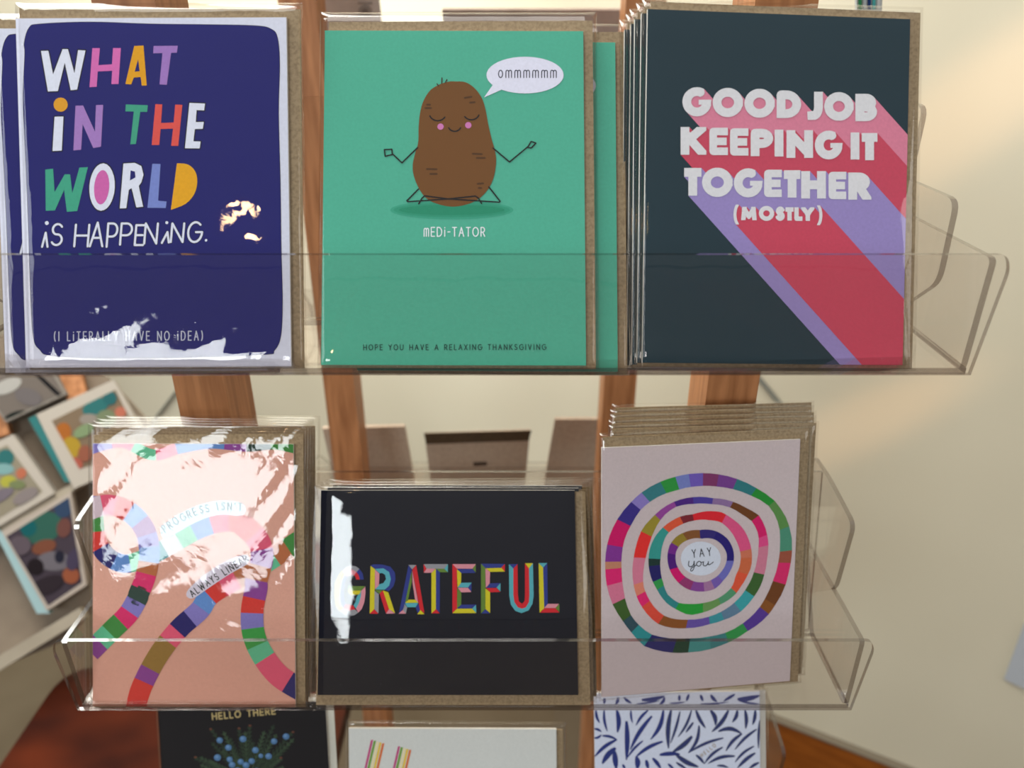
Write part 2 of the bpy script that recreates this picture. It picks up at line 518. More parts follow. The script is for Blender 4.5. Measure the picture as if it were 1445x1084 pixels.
# pale paper on the wall, far right
pp = [WALL.hit(1417, 959, .004), WALL.hit(1446, 880, .004), WALL.hit(1500, 905, .004), WALL.hit(1470, 984, .004)]
o = prism('paper_sheet', pp, -WALL.n * .003, paper((178, 182, 188)), origin=pp[0])
tag(o, 'pale blue paper sheet on the cream wall at the far right edge', 'paper')

# two thin grey cords on the wall
for lab, a, b in [('thin grey cord on the wall left of the rack posts', (262, 535), (196, 622)), ('thin grey cord on the wall right of the rack posts', (1063, 524), (1128, 604))]:
    P = WALL.hit(*a, .006); Q = WALL.hit(*b, .006)
    o = tube('cord', P, Q, .0035, paper((120, 120, 112)), origin=P); tag(o, lab, 'cord', 'cords on the wall')

# ================================================================== TABLE
TZ = 1.34 - .85
t = thing('wooden_table', (-.44, .4, 0), 'dark red-brown wooden side table low on the left, below the pink card', 'table')
tp = round_poly([(-.64, .15), (-.225, .15), (-.225, .815), (-.64, .815)], .05, 6)
prism('tabletop', [(x, y, TZ - .03) for x, y in tp], Vector((0, 0, .03)), M_WOODD, t)
for sx_, sy_ in [(-.58, .21), (-.285, .21), (-.58, .755), (-.285, .755)]:
    box('leg', (sx_ - .025, sy_ - .025, 0), (sx_ + .025, sy_ + .025, TZ - .03), M_WOODD, t)

# ================================================================== RACK FRAME (posts)
rack = thing('card_rack', (-.026, .56, 0), 'brown wooden rack of four posts behind the acrylic trays', 'rack')
for x0, x1, y0, y1 in [(-.192, -.163, .392, .432), (.111, .140, .392, .432), (-.191, -.160, .70, .735), (.093, .126, .70, .735)]:
    box('post', (x0, y0, 0), (x1, y1, 1.56), M_WOOD, rack)
for x0, x1 in [(-.192, -.163), (.111, .140)]:
    box('side_rail', (x0 + .004, .432, .30), (x1 - .004, .70, .34), M_WOOD, rack)
for zz in (1.52,):
    box('cross_rail', (-.160, .70, zz), (.093, .72, zz + .035), M_WOOD, rack)

# ================================================================== ACRYLIC TRAYS
XL, XR = -.233, .1825


def tray(label, yl, zt, tiers, h=.0495, dep=.1, back=.046, btop_in=.098):
    """yl: front plane of the lip, zt: top of the lip"""
    t = thing('acrylic_tray', (-.025, yl, zt - h), label, 'tray', 'clear trays of the card rack')
    zb = zt - h
    lip = [(XL - .004 + .002, zb), (XR + .001, zb), (XR + .0045, zt - .006), (XR + .002, zt), (XL - .002, zt), (XL - .0045, zt - .008)]
    lip = round_poly(lip, .004, 4, (2, 3, 4, 5))
    prism('front_lip', [(x, yl, z) for x, z in lip], Vector((0, .0022, 0)), [M_ACR, M_EDGE], t)
    box('tray_floor', (XL, yl + .0022, zb - .0004), (XR, yl + .055, zb + .0022), [M_ACR, M_EDGE], t)
    # side walls: pentagon in the Y-Z plane
    def side(pts, x, nm='side_wall', r=.006):
        pts = round_poly(pts, r, 4)
        prism(nm, [(x, yl + a, zt + b) for a, b in pts], Vector((.0026, 0, 0)), [M_ACR, M_EDGE], t)
    for x in (XL, XR - .0026):
        side([(.0024, -h + .001), (.0024, -.002), (.088, -.002), (.055, -h + .001)], x, r=.003)
        for tr_ in tiers: side(tr_, x, 'tier_side_wall')
    # leaning back panel
    b0 = (.056, -h + .0024); b1 = (btop_in, back)
    pts = [(XL + .003, *b0), (XR - .003, *b0), (XR - .003, *b1), (XL + .003, *b1)]
    P = [(x, yl + a, zt + b) for x, a, b in pts]
    prism('back_panel', P, Vector((0, .0022, 0)), [M_ACR, M_EDGE], t)
    return t


tray('upper clear acrylic card tray holding blue, green and dark cards', .278, 1.34 - .0822,
     [[(.034, -.022), (.036, .0125), (.079, .0125), (.095, -.03), (.057, -.041)], [(.078, .016), (.078, .044), (.112, .045), (.112, .005)]])
tray('middle clear acrylic card tray holding pink, navy and ring-pattern cards', .2963, 1.34 - .2914,
     [[(.040, 0), (.037, .046), (.076, .051), (.10, .051), (.10, -.041), (.082, -.041)]], back=.051, btop_in=.080)
tray('lowest clear acrylic card tray, under the middle one', .314, 1.34 - .491,
     [[(.040, 0), (.037, .046), (.076, .051), (.10, .051), (.10, -.041), (.082, -.041)]], back=.051, btop_in=.080)


# rear trays (open to the far side of the rack)
def rear_tray(label, zfl):
    t = thing('acrylic_tray', (-.025, .80, zfl), label, 'tray', 'clear trays on the far side of the rack')
    box('tray_floor', (XL, .79, zfl - .0025), (XR, .845, zfl), [M_ACR, M_EDGE], t)
    prism('back_panel', [(XL, .79, zfl), (XR, .79, zfl), (XR, .752, zfl + .10), (XL, .752, zfl + .10)], Vector((0, .0022, 0)), [M_ACR, M_EDGE], t)
    prism('front_lip', [(XL, .845, zfl - .0025), (XR, .845, zfl - .0025), (XR, .845, zfl + .05), (XL, .845, zfl + .05)], Vector((0, .0022, 0)), [M_ACR, M_EDGE], t)
    for x in (XL - .0026, XR):
        sp = round_poly([(.845, 0), (.845, .05), (.80, .09), (.755, .10), (.79, 0)], .008, 3)
        prism('side_wall', [(x, a, zfl + b) for a, b in sp], Vector((.0026, 0, 0)), [M_ACR, M_EDGE], t)


rear_tray('blurred far-side tray behind the gap between the upper two rows', 1.34 - .575)
rear_tray('far-side tray behind the potato card row', 1.34 - .36)
rear_tray('far-side tray at the top of the rack', 1.34 - .15)

# ================================================================== CARD ART
WHITE = (222, 226, 242)


def z1(s): return lambda pts: [(x * s[2] + s[0], y * s[2] + s[1]) for x, y in pts]


def art_world(a):
    NAVY = (28, 29, 106); BLK = (20, 20, 40); g = z1((0, 0, .3045)); L = 'printed_lettering'
    fr = spline([(116, 250), (113, 200), (135, 130), (185, 112), (420, 103), (700, 112), (950, 115), (1180, 120), (1255, 135), (1285, 175), (1295, 300), (1290, 520), (1298, 850), (1302, 1150), (1308, 1400), (1300, 1560), (1270, 1625), (1230, 1642), (900, 1655), (500, 1660), (240, 1648), (185, 1620), (155, 1560), (142, 1350), (130, 1000), (118, 700), (108, 450)], True, 5)
    fr = g(fr); a.add(fr, NAVY, 2); a.strokes(fr + [fr[0]], 1.5, BLK, 1)
    LW = (224, 228, 246)
    items = [
        ([(190, 236), (224, 235), (246, 345), (290, 228), (315, 228), (345, 340), (362, 232), (396, 234), (357, 415), (328, 418), (300, 290), (268, 422), (222, 424)], LW, 1),
        ([(428, 223), (463, 223), (456, 302), (519, 298), (524, 223), (560, 223), (549, 389), (516, 390), (520, 328), (453, 331), (448, 402), (415, 404)], (214, 108, 178), 0),
        ([(622, 213), (665, 211), (680, 396), (657, 397), (652, 357), (620, 359), (608, 391), (581, 389)], (226, 160, 24), 0),
        ([(712, 213), (824, 212), (820, 244), (793, 245), (773, 393), (739, 391), (753, 246), (710, 247)], (160, 120, 192), 0),
        ([(253, 541), (294, 540), (286, 698), (243, 700)], LW, 1),
        ([(350, 490), (385, 489), (440, 610), (445, 487), (478, 486), (468, 680), (432, 686), (383, 575), (376, 694), (340, 697)], (164, 124, 192), 0),
        ([(583, 484), (685, 488), (682, 519), (650, 518), (630, 667), (604, 669), (620, 517), (581, 516)], (64, 160, 130), 0),
        ([(720, 483), (752, 484), (746, 570), (805, 568), (812, 485), (845, 486), (826, 676), (793, 676), (802, 596), (744, 598), (738, 672), (703, 672)], (222, 84, 76), 0),
        ([(878, 477), (950, 480), (946, 512), (911, 510), (907, 566), (944, 565), (940, 597), (903, 598), (896, 655), (930, 656), (925, 688), (857, 687)], LW, 1),
        ([(210, 786), (246, 782), (253, 890), (300, 808), (325, 808), (335, 895), (368, 777), (407, 775), (358, 978), (310, 982), (297, 880), (255, 975), (212, 977)], (64, 164, 134), 0),
        ([(572, 758), (625, 755), (655, 770), (665, 810), (655, 845), (643, 862), (663, 958), (632, 962), (610, 872), (597, 880), (585, 965), (555, 966)], LW, 1),
        ([(706, 759), (744, 760), (733, 930), (772, 934), (768, 964), (683, 963)], (120, 136, 204), 0),
        (spline([(820, 757), (870, 762), (905, 795), (914, 845), (900, 900), (860, 945), (800, 970), (792, 971)], False, 3), (230, 166, 28), 0),
    ]
    for p, c, ol in items:
        p = g(p)
        if ol: a.outline(p, 3.2, (28, 28, 44), 3)
        a.add(p, c, 4, L)
    a.add(g([(640, 275), (647, 330), (624, 332)]), NAVY, 5, L)
    a.add(g([(605, 790), (625, 795), (628, 822), (602, 836)]), NAVY, 5, L)
    a.add(g(disc(281, 485, 33)), (224, 158, 40), 5, L)
    a.add(g(disc(473, 867, 64, 116, 24, .06)), (28, 28, 44), 3, L); a.add(g(disc(473, 867, 59, 110, 24, .06)), LW, 4, L)
    a.add(g(disc(471, 868, 35, 80, 24, .08)), (208, 100, 172), 5, L)
    # IS HAPPENING.
    g2 = z1((0, 260, .3045))
    boxes = [('S', 240, 288, 185, 282), ('H', 348, 410, 188, 288), ('A', 420, 478, 178, 288), ('P', 498, 542, 182, 290), ('P', 560, 610, 182, 280), ('E', 628, 666, 190, 282), ('N', 672, 728, 182, 275), ('N', 795, 850, 182, 268), ('G', 872, 928, 176, 268)]
    for c, x0, x1, y0, y1 in boxes:
        adv = G[c][0]
        for pl in G[c][1]:
            pts = g2([(x0 + u / adv * (x1 - x0) + (1 - v) * 8 - 4, y0 + v * (y1 - y0)) for u, v in pl])
            a.strokes(pts, 4.6, (28, 28, 44), 3, L); a.strokes(pts, 3.0, LW, 4, L)
    for pts in ([(212, 225), (195, 290)], [(212, 225), (220, 290)], [(776, 222), (750, 272)], [(776, 222), (782, 270)]):
        a.strokes(g2(pts), 4.6, (28, 28, 44), 3, L); a.strokes(g2(pts), 3.0, LW, 4, L)
    for x, y, r in ((217, 180, 9), (773, 178, 7), (955, 260, 6)): a.add(g2(disc(x, y, r)), LW, 4, L)
    a.text('(I LiTERALLY HAVE NO iDEA)', [(76.5, 481), (286, 480)], 12.5, 1.5, (190, 194, 215), 4, squeeze=.62)


def art_potato(a):
    g = z1((420, 0, .3322)); K = (22, 20, 24); BR = (112, 72, 32); BD = (78, 50, 24)
    # soft painted shadow beneath the figure: print, three tones
    for (rx, ry, c, l) in ((262, 40, (58, 158, 130), 1), (248, 31, (46, 148, 118), 2), (225, 22, (34, 138, 106), 3)):
        a.add(g(disc(655, 892, rx, ry, 32)), c, l)
    body = spline([(672, 346), (715, 350), (755, 378), (784, 420), (799, 470), (810, 530), (824, 590), (838, 640), (843, 690), (832, 755), (808, 805), (768, 846), (720, 868), (660, 878), (600, 868), (550, 845), (515, 800), (493, 745), (489, 700), (498, 655), (512, 605), (514, 540), (520, 480), (534, 430), (562, 385), (600, 360), (640, 347)], True, 5)
    a.add(g(body), BR, 4)
    for pts in ([(612, 355), (613, 331)], [(599, 366), (592, 356)], [(627, 352), (634, 338)]): a.strokes(g(pts), 1.5, (60, 46, 34), 5)
    for x0, y0, x1, y1 in [(710, 416, 738, 411), (733, 436, 752, 434), (550, 445, 562, 445), (543, 459, 566, 459), (744, 653, 782, 655), (761, 671, 795, 671), (549, 718, 590, 719), (564, 739, 591, 739), (765, 781, 788, 779), (770, 799, 780, 799)]:
        a.strokes(g([(x0, y0), (x1, y1)]), 2.7, BD, 5)
    a.strokes(g(arc(595, 480, 36, 33, 158, 32, 10)), 1.9, K, 6); a.strokes(g(arc(738, 478, 34, 31, 145, 20, 10)), 1.9, K, 6)
    a.strokes(g(arc(667, 532, 28, 26, 155, 25, 10)), 1.9, K, 6)
    for x, y in ((607, 538), (725, 532)): a.add(g(disc(x, y, 13.5)), (204, 120, 178), 6)
    for pts in ([(509, 627), (443, 692), (402, 653)], [(402, 653), (400, 634), (368, 636), (372, 664), (404, 656)], [(830, 629), (900, 688), (976, 625)], [(976, 627), (992, 601), (1012, 608), (992, 629), (976, 626)],
                [(513, 803), (464, 853), (468, 857), (640, 845), (755, 833), (768, 842), (781, 864)], [(812, 794), (860, 855), (856, 859), (640, 845), (540, 832), (528, 842), (514, 866)]):
        a.strokes(g(pts), 1.9, K, 7)
    a.add(g(disc(966, 319, 164, 78, 40)), (222, 222, 240), 4)
    a.add(g([(822, 345), (828, 362), (792, 414), (868, 380), (900, 350)]), (222, 222, 240), 4)
    a.text('ommmmmm', [(703.5, 109.5), (785, 109.5)], 11.5, 1.3, (40, 40, 60), 5, squeeze=1.0)
    a.text('mEDi-TATOR', [(598.5, 333.5), (684, 333.5)], 12.5, 1.5, (230, 236, 240), 5, squeeze=.72)
    a.text('HOPE YOU HAVE A RELAXING THANKSGIVING', [(513, 494), (770, 493.5)], 7.4, 1.1, (18, 70, 62), 5, squeeze=.85)


def fat(c, x0, y0, x1, y1, t):
    """heavy geometric letter as convex pieces clipped to its box"""
    adv = G[c][0]; W = x1 - x0; Hh = y1 - y0; out = []; bx = [(x0, y0), (x1, y0), (x1, y1), (x0, y1)]

    def m(u, v): return (x0 + t / 2 + u * (W - t), y0 + t / 2 + v * (Hh - t))
    if c == 'I': pls = [[(.5, 0), (.5, 1)]]
    elif c == 'K': pls = [[(0, 0), (0, 1)], [(1.05, -.2), (.0, .62)], [(.25, .35), (1.08, 1.2)]]
    elif c == 'N': pls = [[(0, 0), (0, 1)], [(1, 0), (1, 1)], [(0, 0), (1, 1)]]
    elif c == 'M': pls = [[(0, 1.2), (.1, -.2)], [(1, 1.2), (.9, -.2)], [(.12, .05), (.5, .8)], [(.88, .05), (.5, .8)]]
    elif c == 'R': pls = [[(0, 0), (0, 1)], [(0, 0), (.45, 0)] + arc(.45, .27, .45, .27, -90, 90, 12) + [(0, .54)], [(.35, .4), (1.02, 1.2)]]
    elif c == 'Y': pls = [[(-.1, -.25), (.5, .5)], [(1.1, -.25), (.5, .5)], [(.5, .5), (.5, 1)]]
    elif c == 'J': pls = [[(1, 0), (1, .55)] + arc(.3, .55, .7, .45, 0, 100, 8) + [(.0, 1)]]
    elif c == 'G': pls = [arc(.5, .5, .5, .5, -58, -350, 24)]
    else: pls = [[(u / adv, v) for u, v in pl] for pl in G[c][1]]
    if c == 'G': out.append([(x0 + W * .56, y0 + Hh * .43), (x1, y0 + Hh * .43), (x1 - W * .02, y0 + Hh * .60), (x0 + W * .56, y0 + Hh * .60)])
    for pl in pls:
        pts = [m(u, v) for u, v in pl]
        for q in stroke(pts, t, 'butt' if c == 'G' else 'square'):
            q2 = clip(hull(q)[::1], bx) if True else q
            if len(q2) < 3:
                q2 = clip(list(reversed(hull(q))), bx)
            if len(q2) >= 3: out.append(q2)
    return out


def art_goodjob(a):
    s = .2491; ox, oy = 940, 110
    L1 = [('G', 92, 52, 257, 218), ('O', 263, 56, 435, 222), ('O', 443, 61, 615, 226), ('D', 626, 71, 765, 227), ('J', 800, 78, 888, 238), ('O', 895, 80, 1062, 243), ('B', 1072, 90, 1195, 245)]
    L2 = [('K', 82, 278, 228, 435), ('E', 245, 282, 350, 437), ('E', 362, 285, 466, 440), ('P', 479, 288, 607, 443), ('I', 612, 293, 667, 445), ('N', 682, 296, 832, 453), ('G', 842, 298, 1000, 462), ('I', 1045, 309, 1095, 462), ('T', 1108, 312, 1197, 466)]
    L3 = [('T', 102, 510, 200, 667), ('O', 203, 508, 377, 675), ('G', 383, 512, 547, 677), ('E', 555, 520, 655, 675), ('T', 667, 523, 760, 678), ('H', 765, 528, 905, 683), ('E', 920, 532, 1020, 687), ('R', 1032, 536, 1163, 690)]
    L4 = [('(', 378, 718, 412, 830), ('M', 425, 730, 513, 806), ('O', 525, 725, 612, 810), ('S', 620, 728, 672, 810), ('T', 676, 733, 722, 808), ('L', 726, 733, 772, 810), ('Y', 765, 733, 840, 810), (')', 855, 722, 888, 834)]
    for k, (row, sh, t) in enumerate(((L1, (222, 132, 158), 50), (L2, (204, 74, 98), 50), (L3, (156, 140, 200), 50), (L4, (206, 72, 96), 25))):
        d = (420, 420 * 1.115)
        for c, x0, y0, x1, y1 in row:
            tt = t
            if c == 'E': tt = t * .86
            if c in '()': tt = 17
            for p in fat(c, x0 * s + ox, y0 * s + oy, x1 * s + ox, y1 * s + oy, tt * s):
                q = hull(p + [(x + d[0], y + d[1]) for x, y in p])
                a.cadd(q, sh, k + 1, 'printed_artwork')
                a.cadd(p, (226, 226, 230), 7, 'printed_lettering')


def radial(pts, c):
    ar = sorted((math.atan2(y - c[1], x - c[0]), math.hypot(x - c[0], y - c[1])) for x, y in pts); n = len(ar)

    def f(t):
        while t <= -math.pi: t += 2 * math.pi
        while t > math.pi: t -= 2 * math.pi
        for i in range(n):
            a0, r0 = ar[i - 1]; a1, r1 = ar[i]
            if i == 0: a0 -= 2 * math.pi
            if a0 <= t <= a1: return r0 + (r1 - r0) * (t - a0) / max(1e-6, a1 - a0)
        a0, r0 = ar[-1]; a1, r1 = ar[0]; a1 += 2 * math.pi
        return r0 + (r1 - r0) * (t - a0) / max(1e-6, a1 - a0)
    return f


def art_yay(a):
    g = z1((820, 560, .3045)); c = (560, 760)
    O1 = [(540, 355), (640, 360), (720, 380), (815, 425), (900, 485), (950, 560), (975, 640), (978, 700), (965, 800), (945, 880), (900, 965), (860, 1020), (765, 1090), (655, 1150), (500, 1185), (430, 1187), (350, 1175), (290, 1155), (235, 1095), (190, 1035), (145, 960), (120, 880), (112, 800), (115, 720), (130, 650), (170, 565), (230, 490), (285, 440), (365, 395), (440, 370)]
    I1 = [(540, 415), (640, 418), (710, 430), (800, 465), (860, 495), (900, 550), (920, 610), (922, 680), (915, 760), (890, 850), (860, 920), (820, 985), (750, 1050), (680, 1090), (600, 1110), (500, 1120), (400, 1118), (320, 1100), (270, 1060), (235, 1020), (210, 960), (195, 880), (188, 800), (190, 720), (205, 650), (235, 590), (275, 525), (315, 490), (375, 455), (440, 435)]
    O2 = [(520, 465), (610, 470), (700, 485), (765, 515), (825, 550), (855, 610), (868, 680), (862, 750), (850, 820), (830, 880), (795, 935), (735, 1000), (660, 1035), (590, 1055), (490, 1073), (400, 1068), (350, 1050), (300, 1000), (265, 945), (245, 880), (238, 800), (245, 740), (258, 680), (285, 610), (330, 560), (380, 515), (435, 485)]
    I2 = [(520, 497), (600, 498), (695, 515), (745, 545), (795, 580), (822, 640), (822, 700), (815, 760), (800, 815), (770, 880), (720, 945), (660, 990), (590, 1020), (490, 1033), (420, 1028), (375, 1010), (335, 970), (310, 930), (290, 880), (290, 800), (302, 740), (318, 680), (340, 620), (365, 575), (395, 540), (440, 510)]
    O3 = [(520, 545), (600, 530), (650, 535), (700, 565), (750, 610), (780, 670), (792, 740), (788, 790), (770, 830), (740, 880), (720, 910), (640, 965), (565, 1000), (500, 1012), (440, 985), (400, 960), (350, 890), (325, 840), (312, 770), (320, 700), (345, 645), (380, 605), (420, 575), (460, 555)]
    I3 = [(520, 575), (600, 573), (645, 580), (690, 620), (720, 670), (740, 740), (735, 785), (715, 830), (700, 880), (650, 925), (570, 955), (510, 960), (450, 955), (400, 915), (380, 860), (368, 800), (370, 740), (380, 680), (400, 635), (460, 595)]
    O4 = [(550, 618), (630, 625), (680, 660), (705, 710), (708, 760), (690, 810), (660, 850), (620, 890), (550, 903), (490, 890), (440, 850), (410, 800), (400, 740), (410, 690), (440, 650), (480, 628)]
    I4 = [(560, 658), (620, 662), (655, 690), (675, 730), (672, 770), (650, 810), (610, 845), (550, 860), (500, 845), (460, 810), (440, 770), (440, 720), (460, 685), (500, 662)]
    # (boundary point on the ring, colour that starts there, clockwise)
    C1 = [((565, 360), (128, 52, 104)), ((638, 362), (118, 62, 144)), ((722, 385), (44, 122, 128)), ((812, 425), (34, 142, 50)), ((895, 485), (92, 142, 74)), ((965, 600), (76, 144, 118)), ((975, 712), (156, 82, 62)), ((965, 770), (216, 42, 106)), ((945, 870), (112, 64, 28)), ((890, 960), (136, 82, 34)), ((860, 1000), (88, 58, 150)), ((765, 1075), (52, 150, 76)), ((680, 1130), (62, 128, 130)), ((600, 1150), (70, 146, 142)), ((500, 1160), (34, 66, 48)), ((430, 1165), (44, 42, 106)), ((310, 1130), (48, 146, 150)), ((240, 1085), (50, 80, 92)), ((195, 1040), (62, 94, 40)), ((150, 960), (214, 118, 148)), ((125, 875), (220, 36, 112)), ((115, 800), (194, 132, 104)), ((115, 765), (132, 52, 148)), ((120, 685), (208, 0, 102)), ((170, 570), (58, 44, 134)), ((235, 490), (140, 124, 196)), ((285, 450), (52, 124, 132)), ((370, 400), (42, 150, 62)), ((438, 375), (118, 130, 196)), ((500, 365), (112, 90, 186))]
    C2 = [((520, 480), (76, 62, 158)), ((610, 480), (142, 112, 160)), ((700, 495), (110, 62, 26)), ((810, 560), (214, 24, 104)), ((850, 645), (222, 74, 136)), ((860, 690), (206, 124, 148)), ((830, 820), (60, 98, 46)), ((780, 910), (56, 160, 166)), ((725, 975), (96, 128, 154)), ((655, 1015), (60, 150, 160)), ((595, 1040), (106, 84, 168)), ((490, 1055), (142, 84, 38)), ((370, 1035), (220, 76, 58)), ((300, 960), (224, 36, 110)), ((265, 920), (222, 132, 108)), ((250, 870), (214, 124, 150)), ((245, 745), (230, 48, 46)), ((280, 625), (156, 140, 48)), ((350, 555), (150, 68, 154)), ((435, 495), (76, 34, 130))]
    C3 = [((520, 560), (222, 34, 48)), ((665, 560), (222, 84, 134)), ((790, 705), (206, 116, 88)), ((790, 745), (204, 104, 66)), ((760, 820), (222, 86, 56)), ((705, 895), (82, 150, 110)), ((640, 945), (106, 150, 84)), ((565, 980), (38, 156, 56)), ((445, 970), (46, 132, 134)), ((360, 890), (48, 152, 74)), ((330, 860), (34, 30, 100)), ((315, 785), (26, 54, 50)), ((315, 750), (52, 152, 144)), ((385, 610), (222, 88, 56)), ((460, 560), (126, 34, 48))]
    C4 = [((550, 625), (50, 40, 118)), ((625, 635), (38, 26, 116)), ((700, 760), (110, 110, 188)), ((655, 850), (118, 92, 176)), ((615, 880), (164, 116, 158)), ((570, 890), (134, 70, 150)), ((510, 885), (150, 56, 112)), ((460, 855), (212, 14, 108)), ((415, 800), (78, 24, 122)), ((405, 725), (118, 40, 140)), ((425, 680), (150, 128, 44)), ((475, 640), (134, 84, 44))]
    for O, I, C in ((O1, I1, C1), (O2, I2, C2), (O3, I3, C3), (O4, I4, C4)):
        fo, fi = radial(O, c), radial(I, c)
        an = [math.atan2(p[1] - c[1], p[0] - c[0]) for p, _ in C]
        for i, (p, col) in enumerate(C):
            a0 = an[i]; a1 = an[(i + 1) % len(an)]
            while a1 <= a0: a1 += 2 * math.pi
            n = max(2, int((a1 - a0) / .09))
            outer = [a0 + (a1 - a0) * k / n for k in range(n + 1)]
            poly = [(c[0] + fo(t) * math.cos(t), c[1] + fo(t) * math.sin(t)) for t in outer] + [(c[0] + fi(t) * math.cos(t), c[1] + fi(t) * math.sin(t)) for t in reversed(outer)]
            a.add(g(poly), col, 1)
    a.add(g(disc(555, 750, 93, 79, 28)), (214, 220, 234), 2)
    a.text('YAY', [(977.5, 787), (1004, 784)], 11, 1.2, (45, 45, 55), 3, squeeze=.75)
    for pts in ([(500, 762), (498, 782), (508, 788), (520, 780), (524, 762)], [(524, 762), (524, 790), (516, 806), (508, 806), (512, 794), (532, 782)], [(532, 782), (540, 766), (552, 764), (556, 776), (546, 786), (536, 780)], [(556, 768), (568, 766)], [(568, 764), (566, 780), (578, 784), (588, 772), (590, 764)], [(590, 764), (590, 778), (600, 776), (613, 766)]):
        a.strokes(g(spline(pts, False, 4)), 1.2, (45, 45, 55), 3, 'printed_lettering')


GR = {'y': (206, 194, 34), 'b': (44, 56, 132), 'p': (214, 140, 152), 'r': (204, 34, 44), 'g': (146, 146, 152), 'o': (96, 128, 50), 'c': (84, 168, 180)}


